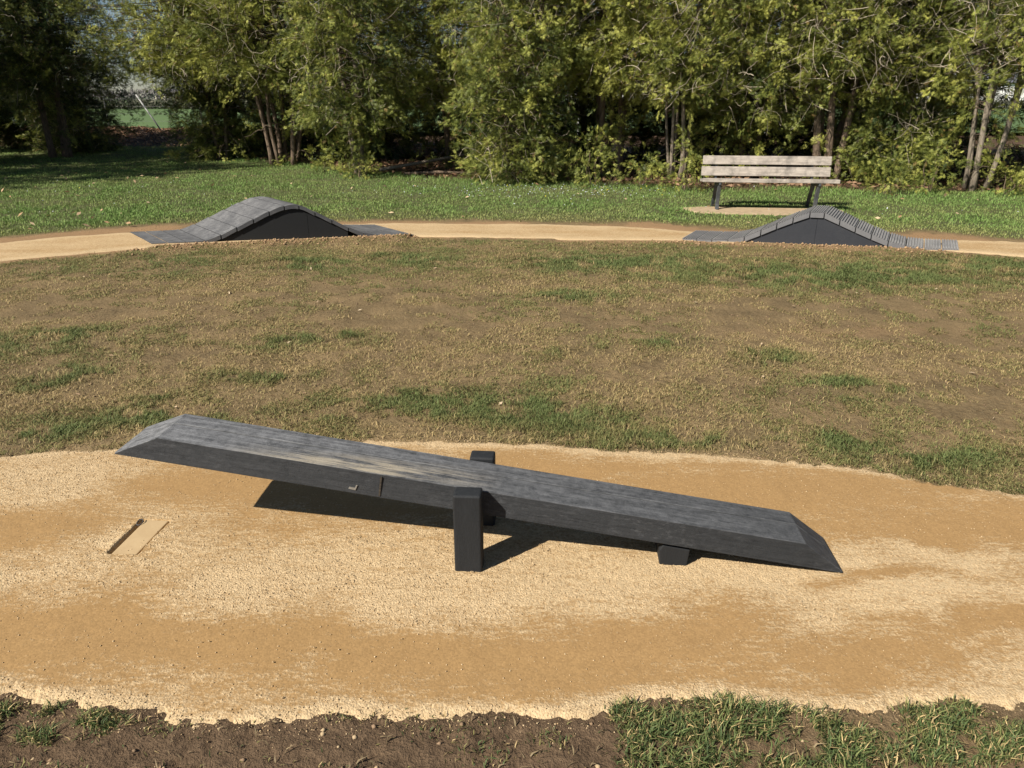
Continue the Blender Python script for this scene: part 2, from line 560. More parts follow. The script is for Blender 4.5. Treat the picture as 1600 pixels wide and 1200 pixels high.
def gz_full(x, y):
    z = ground_z(x, y)
    z = z - 0.035 * sstep(0.015, 0.05, near_d(x, y)) * (np.abs(x) < 6) - 0.03 * sstep(0.03, 0.12, far_d(x, y)) * (np.abs(x) < 12)
    return z


def lawn_gap(x):
    return 0.30 * sstep(-3.7, -4.6, x) + 0.32 * np.exp(-((x - 1.9) / 0.5) ** 2) + 0.28 * np.exp(-((x - 5.0) / 0.5) ** 2)


def g_attr(x, y):
    fup = itp(FUP, x)
    lawn = sstep(0.05, 0.45, y - fup - lawn_gap(x) - 0.35 * (fbm(x * 2, y * 2, 21, 3) - 0.2))
    lit = sstep(-0.2, 0.9, y - itp(TRL, x) + 1.2 * (fbm(x * 1.5, y * 1.5, 22, 3) - 0.5))
    mud = sstep(2.0, 1.6, y + 0 * x) * (1 - sstep(0.25, 0.9, x + 0.5 * (fbm(x * 3, y * 3, 23) - 0.5)) * 0.55)
    dirt = sstep(0.34, 0.02, -far_d(x, y)) * (np.abs(x) < 12) * sstep(0.35, 0.6, fbm(x * 2.5, y * 2.5, 24, 3) + 0.25 * ((x > -4) & (x < -1)) + 0.2 * ((x > 1) & (x < 5)))
    dirt = np.maximum(dirt, 0.9 * (y > fup) * (y - fup < lawn_gap(x) + 0.15) * sstep(0.08, 0.2, lawn_gap(x)))
    dirt = np.maximum(dirt, 0.35 * patch(x, y, [(-0.7, 3.55, 0.2, 0.1), (2.4, 4.95, 0.6, 0.14)]))
    g = np.maximum(lawn, 0.22 * patch(x, y, GREEN, 1.2) * (y < 9))
    return dict(green=g, mud=mud, litter=lit, dirt=dirt)


xs = geom_axis(-2.6, 3.0, 0.016, -160, 160, 1.03, 10)
ys = geom_axis(1.0, 4.2, 0.016, -60, 600, 1.022, 12)
ground = grid_mesh('ground', xs, ys, gz_full, M['ground'], g_attr)
tag(ground, kind='structure')

LOOSE = [(-0.468, 2.2, 0.9, 0.25), (0.0, 2.08, 0.8, 0.17), (0.45, 2.12, 0.6, 0.2), (1.0, 2.15, 0.5, 0.16), (1.5, 1.98, 0.4, 0.1), (1.6, 1.7, 0.35, 0.1), (-1.5, 2.3, 0.3, 0.14), (-1.8, 2.05, 0.35, 0.12), (-0.66, 1.66, 0.10, 0.08), (0.9, 2.2, 0.5, 0.2), (-2.0, 2.75, 0.4, 0.2), (1.6, 2.3, 0.5, 0.12)]
COMP = [(-0.573, 1.77, 1.2, 0.15), (0.0, 1.72, 1.0, 0.17), (-1.6, 1.78, 0.6, 0.14), (0.5, 1.80, 0.5, 0.14), (-1.2, 1.8, 0.6, 0.16), (-1.25, 2.8, 0.5, 0.18), (-0.8, 2.62, 0.45, 0.15), (0.9, 2.7, 0.9, 0.22), (1.7, 2.45, 0.6, 0.14), (0.2, 2.95, 0.6, 0.12), (-1.9, 2.5, 0.35, 0.2), (1.1, 1.75, 0.4, 0.12), (1.6, 1.85, 0.3, 0.05), (1.3, 2.1, 0.25, 0.04)]


def loosef(x, y):
    b = 0.50 + 0.42 * patch(x, y, LOOSE) - 0.60 * patch(x, y, COMP, 1.0, 0.6) + 0.30 * (fbm(x * 2.2, y * 5, 71, 4, 0.6) - 0.5) + 0.60 * (fbm(x * 6, y * 24, 73, 4, 0.7) - 0.5) + 0.35 * (fbm(x * 25, y * 60, 74, 3, 0.7) - 0.5)
    d = np.minimum(itp(NUP, x) - y, y - itp(NLO, x))
    b = b + 0.55 * sstep(0.09, 0.01, d + 0.10 * (fbm(x * 4, y * 4, 72, 3) - 0.5))
    return np.clip(b, 0, 1)


PC = np.array([-1.401, 2.385]); PU = np.array([0.018, 0.225]); PU = PU / np.linalg.norm(PU)   # small plate let into the sand
PN = np.array([PU[1], -PU[0]])


def path_z(x, y):
    d = near_d(x, y)
    L = loosef(x, y)
    z = -0.040 + 0.041 * sstep(-0.07, 0.035, d)
    z = z + (0.010 * (fbm(x * 3, y * 3, 81, 3) - 0.5))
    z = z + L * (0.0045 * (fbm(x * 55, y * 55, 82, 3, 0.7) - 0.35) + 0.0010 * (_hash(np.round(x / 0.006), np.round(y / 0.006), 5) - 0.5))
    z = z + (1 - L) * 0.0012 * (fbm(x * 60, y * 60, 83, 2))
    rx, ry = x - PC[0], y - PC[1]
    u = rx * PU[0] + ry * PU[1]; v = rx * PN[0] + ry * PN[1]
    nz = 0.005 * (fbm(x * 40, y * 40, 87, 2) - 0.5)
    inpl = sstep(0.060, 0.054, np.abs(v) + nz) * sstep(0.120, 0.113, np.abs(u) + nz)
    z = z * (1 - inpl) + (-0.014) * inpl
    gr = np.exp(-((np.abs(v) - 0.053) / 0.006) ** 2) * (np.abs(u) < 0.122) * (0.5 + 0.9 * fbm(x * 40, y * 40, 88, 2))
    z = z + 0 * gr + 0.003 * np.exp(-((np.abs(v) - 0.068) / 0.012) ** 2) * (np.abs(u) < 0.13) * (v < 0)
    return z


px_ = np.unique(np.concatenate([geom_axis(-2.6, 2.7, 0.0075, -6, 6, 1.04, 0.3), np.arange(-1.50, -1.30, 0.003)]).round(4))
py_ = np.unique(np.concatenate([np.arange(1.38, 3.40, 0.0075), np.arange(2.25, 2.52, 0.004)]).round(4))
near_path = grid_mesh('sand_path', px_, py_, path_z, M['sand'], lambda x, y: dict(loose=loosef(x, y)), keep=lambda x, y: near_d(x, y) > -0.08)
tag(near_path, kind='structure')


def fpath_z(x, y):
    d = far_d(x, y)
    return -0.035 + 0.040 * sstep(-0.08, 0.05, d) + 0.008 * (fbm(x * 4, y * 4, 91, 3) - 0.5)


far_path = grid_mesh('sand_path', np.arange(-12, 12, 0.05), np.arange(3.2, 9.95, 0.03), fpath_z, M['sand'],
                     lambda x, y: dict(loose=np.clip(0.62 + 0.5 * (fbm(x * 2, y * 6, 92, 3) - 0.5) + 0.35 * sstep(0.25, 0.05, far_d(x, y)), 0, 1)),
                     keep=lambda x, y: far_d(x, y) > -0.09)
tag(far_path, kind='structure')

X, Y = np.meshgrid(np.linspace(-400, 400, 60), np.concatenate([np.linspace(31.5, 60, 20), np.linspace(65, 500, 20)]))
x = X.ravel(); y = Y.ravel()
i = (np.arange(39)[:, None] * 60 + np.arange(59)[None, :]).ravel()
field = np_mesh('field', np.stack([x, y, 0.10 + 0.004 * np.maximum(y - 60, 0) * 0 + 0.05 * fbm(x * .1, y * .1, 3)], 1), [np.stack([i, i + 1, i + 61, i + 60], 1)], M['field'], smooth=True)
tag(field, kind='structure')

# ---------------------------------------------------------------- loose gravel on the near path
OCT = np.array([(1, 0, 0), (0, 1, 0), (-1, 0, 0), (0, -1, 0), (0, 0, 1), (0, 0, -0.8)], float)
OCTF = np.array([(0, 1, 4), (1, 2, 4), (2, 3, 4), (3, 0, 4), (1, 0, 5), (2, 1, 5), (3, 2, 5), (0, 3, 5)])


def stones(name, P, S, C, mat):
    n = len(P)
    T = OCT[None] * (1 + 0.35 * (rs.random((n, 6, 1)) - 0.5)) * S[:, None, None]
    a = rs.random(n) * 6.28
    ca, sa = np.cos(a)[:, None], np.sin(a)[:, None]
    sq = 0.6 + 0.4 * rs.random(n)[:, None]
    Xv = (T[:, :, 0] * ca - T[:, :, 1] * sq * sa); Yv = (T[:, :, 0] * sa + T[:, :, 1] * sq * ca)
    V = np.stack([Xv, Yv, T[:, :, 2] * 0.7], 2) + P[:, None, :]
    F = (OCTF[None] + (np.arange(n) * 6)[:, None, None]).reshape(-1, 3)
    return np_mesh(name, V.reshape(-1, 3), [F], mat, cols=np.repeat(C, 6, 0))


N = 340000
x = rs.uniform(-2.7, 2.7, N); y = rs.uniform(1.42, 3.3, N)
L = loosef(x, y)
pr = 0.09 + 0.9 * sstep(0.45, 0.85, L + 0.5 * (fbm(x * 12, y * 12, 101, 3) - 0.5))
d = near_d(x, y)
rx, ry = x - PC[0], y - PC[1]
inpl = (np.abs(rx * PN[0] + ry * PN[1]) < 0.058) & (np.abs(rx * PU[0] + ry * PU[1]) < 0.125)
k = (rs.random(N) < pr * 0.42) & (d > -0.005 - 0.09 * rs.random(N) ** 2.2) & (~inpl | (rs.random(N) < 0.10))
x, y = x[k], y[k]
S = 0.0011 + 0.0030 * rs.random(len(x)) ** 3.2
z = np.maximum(path_z(x, y), ground_z(x, y)) + S * 0.3
t = rs.random((len(x), 1))
C = (1 - t) * np.array([0.34, 0.23, 0.12]) + t * np.array([0.60, 0.46, 0.28])
gravel = stones('gravel_grains', np.stack([x, y, z], 1), S, C, M['stone'])
tag(gravel, kind='stuff')
tag(gravel, 'pale sandy gravel grains lying loose over the near path', 'gravel')

# clods on the muddy strip and the worn soil
N = 16000
x = rs.uniform(-3.6, 3.6, N); y = np.where(rs.random(N) < 0.3, rs.uniform(1.1, 1.6, N), rs.uniform(2.6, 7.5, N))
k = (near_d(x, y) < 0.01) & ((y > 1.8) | (rs.random(N) < 0.35)) & (rs.random(N) < 0.15 + 0.85 * sstep(0.5, 0.65, fbm(x * 6, y * 6, 111, 3)))
x, y = x[k], y[k]
S = 0.003 + 0.008 * rs.random(len(x)) ** 2.5
C = np.array([0.19, 0.13, 0.08]) * (0.7 + 0.8 * rs.random((len(x), 1)))
C[(rs.random(len(x)) < 0.3) & (y < 1.7)] = (0.40, 0.30, 0.18)
clods = stones('soil_clods', np.stack([x, y, gz_full(x, y) + S * 0.2], 1), S, C, M['stone'])
tag(clods, 'small brown soil clods scattered on the worn ground', 'soil clods', kind='stuff')

# reddish dirt and stones along the humps
N = 1700
x = np.where(rs.random(N) < 0.6, rs.uniform(-4.1, -1.1, N), rs.uniform(1.6, 4.7, N))
y = itp(FLO, x) - np.abs(rs.normal(0.03, 0.14, N))
S = 0.006 + 0.018 * rs.random(N) ** 4
C = np.array([0.33, 0.22, 0.125]) * (0.7 + 0.6 * rs.random((N, 1)))
dclods = stones('dirt_crumbs', np.stack([x, y, gz_full(x, y) + S * 0.3], 1), S, C, M['stone'])
tag(dclods, 'orange dirt crumbs heaped along the foot of the humps', 'dirt crumbs', kind='stuff')


# ---------------------------------------------------------------- grass
def blades(name, P, Lh, W, az, lean, C, mat, C2=None):
    """5 vertices per blade: foot, waist, tip. lean = horizontal reach / length at the tip"""
    n = len(P)
    dx, dy = np.cos(az), np.sin(az)
    wa = az + np.pi / 2 + rs.normal(0, 0.6, n)
    wx, wy = np.cos(wa), np.sin(wa)
    up = np.sqrt(np.clip(1 - lean ** 2, 0.004, 1))
    m1 = 0.55
    hor1 = lean * 0.35 * m1 * Lh; ver1 = np.minimum(up * 1.25, 1) * m1 * Lh
    hor2 = lean * Lh; ver2 = up * Lh
    def pt(h, v, s, w):
        return np.stack([P[:, 0] + dx * h + wx * w * s, P[:, 1] + dy * h + wy * w * s, P[:, 2] + v], 1)
    z0 = np.zeros(n)
    V = np.stack([pt(z0, z0 - 0.004, -1, W * 0.4), pt(z0, z0 - 0.004, 1, W * 0.4), pt(hor1, ver1, -1, W * 0.5), pt(hor1, ver1, 1, W * 0.5), pt(hor2, ver2, 0, W)], 1)
    b = (np.arange(n) * 5)[:, None]
    Q = b + np.array([[0, 1, 3, 2]]); T = b + np.array([[2, 3, 4]])
    cc = np.repeat(C[:, None, :], 5, 1)
    if C2 is not None:
        cc[:, 4] = C2
    return np_mesh(name, V.reshape(-1, 3), [Q, T], mat, cols=cc.reshape(-1, 3))


def mixc(t, a, b):
    return (1 - t[:, None]) * np.array(a) + t[:, None] * np.array(b)


STRAW, OLIVE, GREENC, DGREEN = (0.40, 0.30, 0.145), (0.215, 0.195, 0.075), (0.135, 0.17, 0.058), (0.075, 0.11, 0.040)

# worn middle ground
N = 1050000
rr = rs.random(N)
y = 2.55 + (9.3 - 2.55) * rr ** 1.15
x = rs.uniform(-1, 1, N) * (y * 0.76 + 0.5)
gp_ = patch(x, y, GREEN); bp_ = patch(x, y, BARE)
cl = fbm(x * 7, y * 7, 121, 4, 0.6)
big = fbm(x * 1.2, y * 1.6, 122, 3)
dens = 0.12 + 0.76 * sstep(0.42, 0.58, cl) * (0.3 + 1.2 * big) + 0.6 * gp_ * sstep(0.42, 0.58, cl) - 0.55 * bp_
dens += 0.15 * sstep(6.0, 8.0, y)
dens = dens + 0.3 * patch(x, y, GREEN, 1.9) * sstep(0.4, 0.6, fbm(x * 16, y * 16, 124, 3))
k = (rs.random(N) < dens) & (near_d(x, y) < -0.005 + 0.03 * rs.random(N)) & (far_d(x, y) < -0.06 - 0.2 * rs.random(N)) & (y < itp(FUP, x))
x, y, gp_, cl, big = x[k], y[k], gp_[k], cl[k], big[k]
n = len(x)
gq = np.clip(gp_ * 0.75 * sstep(0.35, 0.55, cl) + 1.0 * (big - 0.5) + 0.7 * (cl - 0.5) + rs.normal(0, 0.22, n) + 0.24 + 0.16 * sstep(6.0, 7.5, y), 0, 1)
C = np.where((gq < 0.4)[:, None], mixc(np.clip(gq / 0.4, 0, 1), STRAW, OLIVE), mixc(np.clip((gq - 0.4) / 0.6, 0, 1), OLIVE, GREENC))
C = C * (0.65 + 0.7 * rs.random((n, 1)))
Lh = (0.009 + 0.022 * rs.random(n)) * (0.9 + 0.4 * gp_) * (1 + 0.06 * y)
lean = np.clip(rs.normal(0.93, 0.08, n) - 0.18 * gp_, 0.1, 0.997)
az = rs.normal(0.5, 1.4, n) + 3 * fbm(x * 5, y * 5, 123, 2)
P = np.stack([x, y, gz_full(x, y)], 1)
worn = blades('worn_grass', P, Lh, 0.0018 + 0.0007 * y * rs.random(n), az, lean, C, M['grass'])
tag(worn, 'thin trampled straw and olive grass on the worn middle ground', 'worn grass', kind='stuff')

# foreground tufts along the muddy edge
TUF = [(0.42, 1.44, 0.10, 0.10), (0.62, 1.47, 0.16, 0.12), (0.85, 1.42, 0.17, 0.09), (0.75, 1.32, 0.2, 0.08), (1.08, 1.43, 0.10, 0.07), (1.18, 1.52, 0.10, 0.05), (0.33, 1.53, 0.06, 0.04), (0.6, 1.28, 0.16, 0.06), (1.25, 1.4, 0.2, 0.04), (1.62, 1.5, 0.1, 0.04), (1.45, 1.42, 0.2, 0.05), (-1.42, 1.46, 0.10, 0.09), (-1.45, 1.34, 0.12, 0.08), (-1.22, 1.5, 0.05, 0.04), (-1.15, 1.46, 0.12, 0.04)]
THIN = [(-0.93, 1.46, 0.08, 0.03), (-0.2, 1.46, 0.10, 0.03), (-0.1, 1.42, 0.07, 0.03), (0.07, 1.45, 0.06, 0.03), (-0.42, 1.32, 0.07, 0.03), (-1.0, 1.3, 0.3, 0.03), (0.1, 1.3, 0.2, 0.03), (1.2, 1.28, 0.5, 0.05), (-0.3, 1.5, 0.2, 0.02)]
N = 130000
x = rs.uniform(-2.2, 2.4, N); y = rs.uniform(1.08, 1.62, N)
tp = patch(x, y, TUF, 1.3, 0.3) * (0.30 + 1.25 * fbm(x * 7, y * 9, 133, 3)); tn = patch(x, y, THIN, 1.2, 0.3)
cl = fbm(x * 12, y * 12, 131, 3)
k = rs.random(N) < (1.0 * sstep(0.22, 0.66, tp) * sstep(0.28, 0.46, cl) + 0.16 * sstep(0.3, 0.8, tn) + 0.012)
x, y, tp, tn = x[k], y[k], tp[k], tn[k]
n = len(x)
gq = np.clip(tp * 1.1 + rs.normal(0, 0.25, n), 0, 1)
C = mixc(gq, OLIVE, GREENC)
dk = rs.random(n) < 0.45
C[dk] = np.array(DGREEN)
st = rs.random(n) < 0.16
C[st] = np.array(STRAW) * 1.1
C = C * (0.7 + 0.7 * rs.random((n, 1)))
Lh = (0.012 + 0.028 * rs.random(n) ** 1.3) * (0.6 + 0.75 * tp) 
lean = np.clip(rs.normal(0.80, 0.20, n), 0.05, 0.99)
tuft = blades('front_grass', np.stack([x, y, gz_full(x, y)], 1), Lh, 0.0016 + 0.0022 * rs.random(n), rs.uniform(0, 6.28, n), lean, C, M['grass'], C2=C * 1.6)
tag(tuft, 'green grass tufts growing on the near muddy edge of the path', 'grass tufts', kind='stuff')

# withered bits on the mud
N = 900
x = rs.uniform(-2.0, 2.2, N); y = rs.uniform(1.1, 1.5, N)
k = fbm(x * 5, y * 5, 141, 2) > 0.47
x, y = x[k], y[k]; n = len(x)
C = mixc(rs.random(n), (0.16, 0.12, 0.07), (0.36, 0.28, 0.16))
bits = blades('dry_stalks', np.stack([x, y, gz_full(x, y) + 0.003], 1), 0.012 + 0.03 * rs.random(n), 0.002 + 0.003 * rs.random(n), rs.uniform(0, 6.28, n), np.clip(rs.normal(0.9, 0.1, n), 0, 0.99), C, M['grass'])
tag(bits, 'withered stalks lying on the dark mud at the front', 'dry stalks', kind='stuff')

# the lawn behind the far path
N = 640000
y = 8.0 + 18 * rs.random(N) ** 1.25
x = rs.uniform(-1, 1, N) * (y * 0.76 + 1.0)
lawn = sstep(0.02, 0.4, y - itp(FUP, x) - lawn_gap(x) - 0.35 * (fbm(x * 2, y * 2, 21, 3) - 0.2))
lit = sstep(-0.3, 0.5, y - itp(TRL, x) + 1.2 * (fbm(x * 1.5, y * 1.5, 22, 3) - 0.5))
k = rs.random(N) < lawn * (1 - 0.93 * lit) * (0.35 + 0.65 * sstep(0.3, 0.5, fbm(x * 3, y * 3, 151, 3)))
sl = (((x - 3.55) + (y - 10.7) * 0.12) / 1.15) ** 2 + ((y - 10.68 + 0.12 * (x - 3.55)) / 0.42) ** 2
k &= (sl > 0.66)
x, y = x[k], y[k]; n = len(x)
edge = sstep(1.6, 0.1, y - itp(FUP, x))
v = fbm(x * 1.3, y * 1.3, 152, 3)
gq = np.clip(0.85 - 0.75 * edge + 0.9 * (v - 0.5) + rs.normal(0, 0.18, n), 0, 1)
C = mixc(gq, (0.30, 0.29, 0.11), (0.175, 0.275, 0.075))
C = C * (0.6 + 0.8 * rs.random((n, 1)))
Lh = (0.018 + 0.028 * rs.random(n)) * (0.6 + 0.9 * v) * (1 - 0.4 * edge)
Lh *= 1 + 0.9 * sstep(0.8, 0.0, itp(TRL, x) - y)
lean = np.clip(rs.normal(0.65, 0.2, n), 0.05, 0.98)
lawn_o = blades('lawn_grass', np.stack([x, y, gz_full(x, y)], 1), Lh, 0.005 + 0.005 * rs.random(n), rs.uniform(0, 6.28, n), lean, C, M['grass'], C2=C * 1.3)
tag(lawn_o, 'green lawn between the far sand path and the trees', 'lawn', kind='stuff')


# ---------------------------------------------------------------- small leaves, litter, daisies
def leaves(name, P, S, C, mat, curl=0.5):
    n = len(P)
    a = rs.uniform(0, 6.28, n); ti = rs.normal(0, curl, n); ro = rs.normal(0, curl, n)
    T = np.array([(-1, 0, 0), (0, -0.45, 0.12), (1, 0, 0.05), (0, 0.45, 0.12)])
    V = T[None] * S[:, None, None]
    # tilt about x and y then spin
    xx, yy, zz = V[:, :, 0], V[:, :, 1], V[:, :, 2]
    c, s = np.cos(ti)[:, None], np.sin(ti)[:, None]
    xx, zz = xx * c - zz * s, xx * s + zz * c
    c, s = np.cos(ro)[:, None], np.sin(ro)[:, None]
    yy, zz = yy * c - zz * s, yy * s + zz * c
    c, s = np.cos(a)[:, None], np.sin(a)[:, None]
    xx, yy = xx * c - yy * s, xx * s + yy * c
    V = np.stack([xx, yy, zz], 2) + P[:, None, :]
    F = (np.arange(n) * 4)[:, None] + np.array([[0, 1, 2, 3]])
    return np_mesh(name, V.reshape(-1, 3), [F], mat, cols=np.repeat(C, 4, 0))


N = 26000
x = rs.uniform(-20, 16, N); y = np.where((rs.random(N) < 0.6) & (x < -6), rs.normal(28.4, 1.0, N), itp(TRL, x) + rs.uniform(0.2, 9, N))
k = (y > itp(TRL, x)) & (y < 31.5)
x, y = x[k], y[k]; n = len(x)
C = mixc(rs.random(n), (0.26, 0.14, 0.08), (0.66, 0.42, 0.26)) * np.where((x < -8) & (x > -14), 1.0, 0.5)[:, None]  # paler in the gap, darker elsewhere: sun and shade put into the leaf colour
lt = leaves('leaf_litter', np.stack([x, y, gz_full(x, y) + 0.03 + 0.03 * rs.random(n)], 1), 0.04 + 0.035 * rs.random(n), C, M['dryleaf'])
tag(lt, 'reddish brown leaf litter banked behind and under the trees', 'leaf litter', kind='stuff')

N = 260
y = rs.uniform(8.8, 20, N); x = rs.uniform(-1, 1, N) * y * 0.76
k = (y > itp(FUP, x) + 0.2) & (y < itp(TRL, x) + 0.5)
x, y = x[k], y[k]; n = len(x)
C = mixc(rs.random(n), (0.36, 0.22, 0.12), (0.62, 0.47, 0.30))
fl = leaves('fallen_leaves', np.stack([x, y, gz_full(x, y) + 0.05], 1), 0.025 + 0.03 * rs.random(n), C, M['dryleaf'], 0.4)
tag(fl, 'pale fallen leaves dotted over the back lawn', 'fallen leaves', kind='stuff')
N = 60
y = rs.uniform(3.2, 7.5, N); x = rs.uniform(-1, 1, N) * y * 0.72
C = mixc(rs.random(N), (0.40, 0.27, 0.16), (0.62, 0.50, 0.34))
fl2 = leaves('dry_leaf_scraps', np.stack([x, y, gz_full(x, y) + 0.014], 1), 0.010 + 0.012 * rs.random(N), C, M['dryleaf'], 0.4)
tag(fl2, 'small dry leaf scraps on the worn brown ground', 'leaf scraps', kind='stuff')

N = 900
x = np.concatenate([rs.normal(0.5, 1.1, 380), rs.uniform(-9, 10, N - 380)])
y = np.concatenate([rs.normal(12.6, 0.5, 380), rs.uniform(9.8, 15, N - 380)])
k = (y > itp(FUP, x) + 0.9) & (y < itp(TRL, x)); k &= rs.random(N) < np.where(np.arange(N) < 380, 1, 0.32)
x, y = x[k], y[k]; n = len(x)
C = np.tile(np.array([[0.60, 0.64, 0.68]]), (n, 1))
C[rs.random(n) < 0.12] = (0.75, 0.65, 0.06)
fw = leaves('daisies', np.stack([x, y, gz_full(x, y) + 0.06 + 0.03 * rs.random(n)], 1), 0.010 + 0.006 * rs.random(n), C, M['dryleaf'], 0.5)
tag(fw, 'tiny white and yellow flowers sprinkled through the back lawn', 'wild flowers', kind='stuff')

# ---------------------------------------------------------------- seesaw
YAW, PT = -0.0671, 0.1462
ss = thing('balance_seesaw', 'black weathered plank seesaw tilted down to the right on the sand path', 'seesaw', (-0.1087, 2.343, 0.0), YAW)
Rm = Matrix.Rotation(PT, 3, 'Y')
Lt, Lb, Wt, Wb, T = 2.2688, 2.5708, 0.210, 0.219, 0.0895
pl = MB()
nseg = 24
rows = []
# cross-section stations along the plank: tip, shoulder, ..., shoulder, tip ; two boards with a fine joint between
xsn = [-Lb / 2, -Lt / 2] + list(np.linspace(-Lt / 2, Lt / 2, nseg)[1:-1]) + [Lt / 2, Lb / 2]
for j, xx in enumerate(xsn):
    tip = j in (0, len(xsn) - 1)
    zt = -T / 2 + 0.006 if tip else T / 2
    wt = (Wb if tip else Wt) / 2
    if tip:
        wt = Wb / 2 - 0.002
    g = 0.0 if tip else 0.012
    jy = 0.018
    xb = xx if tip else xx
    rows.append([(xb, -Wb / 2, -T / 2), (xx, -wt, zt), (xx, jy - 0.0045, zt), (xx, jy, zt - g), (xx, jy + 0.0045, zt), (xx, wt, zt), (xb, Wb / 2, -T / 2)])
vs = [v for r_ in rows for v in r_]
fs = []
m_ = 7
for j in range(len(rows) - 1):
    for k in range(m_):
        k2 = (k + 1) % m_
        fs.append((j * m_ + k, (j + 1) * m_ + k, (j + 1) * m_ + k2, j * m_ + k2))
fs.append(tuple(range(m_))); fs.append(tuple(reversed([(len(rows) - 1) * m_ + k for k in range(m_)])))
pl.add(vs, fs)
pk = pl.build('plank', M['plank'], ss, bevel=0.003, seg=2)
pk.location = (0, 0, 0.2355)
pk.rotation_euler = (0, PT, 0)
# pale chips on the near side of the plank
chm = mat_noise('pale_scrape', (0.12, 0.105, 0.08), (0.30, 0.28, 0.25), 60, 0.9, bump=0.1)
MB().add([(-0.455, -0.1119, -0.028), (-0.43, -0.1119, -0.030), (-0.424, -0.1119, -0.010), (-0.429, -0.1119, -0.010), (-0.433, -0.1119, -0.022), (-0.452, -0.1119, -0.021),
          (-0.455, -0.1085, -0.028), (-0.43, -0.1085, -0.030), (-0.424, -0.1085, -0.010), (-0.429, -0.1085, -0.010), (-0.433, -0.1085, -0.022), (-0.452, -0.1085, -0.021)],
         [(0, 1, 2, 3, 4, 5), (11, 10, 9, 8, 7, 6)] + [(k, k + 6, (k + 1) % 6 + 6, (k + 1) % 6) for k in range(6)]).build('scrape_mark', chm, pk)
sandm = mat_noise('sand_streak', (0.02, 0.019, 0.018), (0.085, 0.068, 0.05), 90, 0.95, bump=0.1)
MB().box((-0.345, -0.1096, 0.0), (0.006, 0.0040, 0.076)).build('scrape_mark', sandm, pk)


def post(y0, y1, x0, x1, h):
    m = MB()
    m.box(((x0 + x1) / 2, (y0 + y1) / 2, h / 2 - 0.06), (x1 - x0, y1 - y0, h + 0.12))
    return m.build('post', M['post'], ss, bevel=0.010, seg=4)


post(-0.185, -0.1165, -0.079, 0.017, 0.302)
post(0.1165, 0.185, -0.058, 0.034, 0.291)
ax = MB().tube([(-0.012, -0.14, 0.176), (-0.012, 0.14, 0.176)], 0.011, 12)
ax.build('axle', M['iron'], ss, smooth=True)
sb = MB()
sb.add([(-0.046, 0, -0.02), (0.046, 0, -0.02), (0.054, 0, 0.066), (-0.040, 0, 0.082), (-0.052, 0, 0.060),
        (-0.046, 0.2, -0.02), (0.046, 0.2, -0.02), (0.054, 0.2, 0.066), (-0.040, 0.2, 0.082), (-0.052, 0.2, 0.060)],
       [(0, 1, 2, 3, 4), (9, 8, 7, 6, 5), (0, 5, 6, 1), (1, 6, 7, 2), (2, 7, 8, 3), (3, 8, 9, 4), (4, 9, 5, 0)])
sbo = sb.build('stop_block', M['post'], ss, bevel=0.004, seg=2)
sbo.location = (0.686, -0.097, 0.0)

# ---------------------------------------------------------------- plate let into the sand, with its wire ring
pt_ = thing('ground_plate', 'small narrow sand coloured plate sunk in the path left of the seesaw', 'plate', (PC[0], PC[1], 0), math.atan2(PU[1], PU[0]) - math.pi / 2)
MB().box((0.002, 0, -0.0105), (0.093, 0.235, 0.018)).build('slab', M['plate'], pt_, bevel=0.004, seg=2)
rg = MB()
pts = [(0.011 * math.cos(a), 0.011 * math.sin(a) * 1.4, 0.006 + 0.004 * math.sin(a)) for a in np.linspace(0, 2 * math.pi, 15)]
rg.tube(pts, 0.0018, 6)
rgo = rg.build('ring', M['iron'], pt_, smooth=True)
rgo.location = (-0.052, 0.090, -0.002)


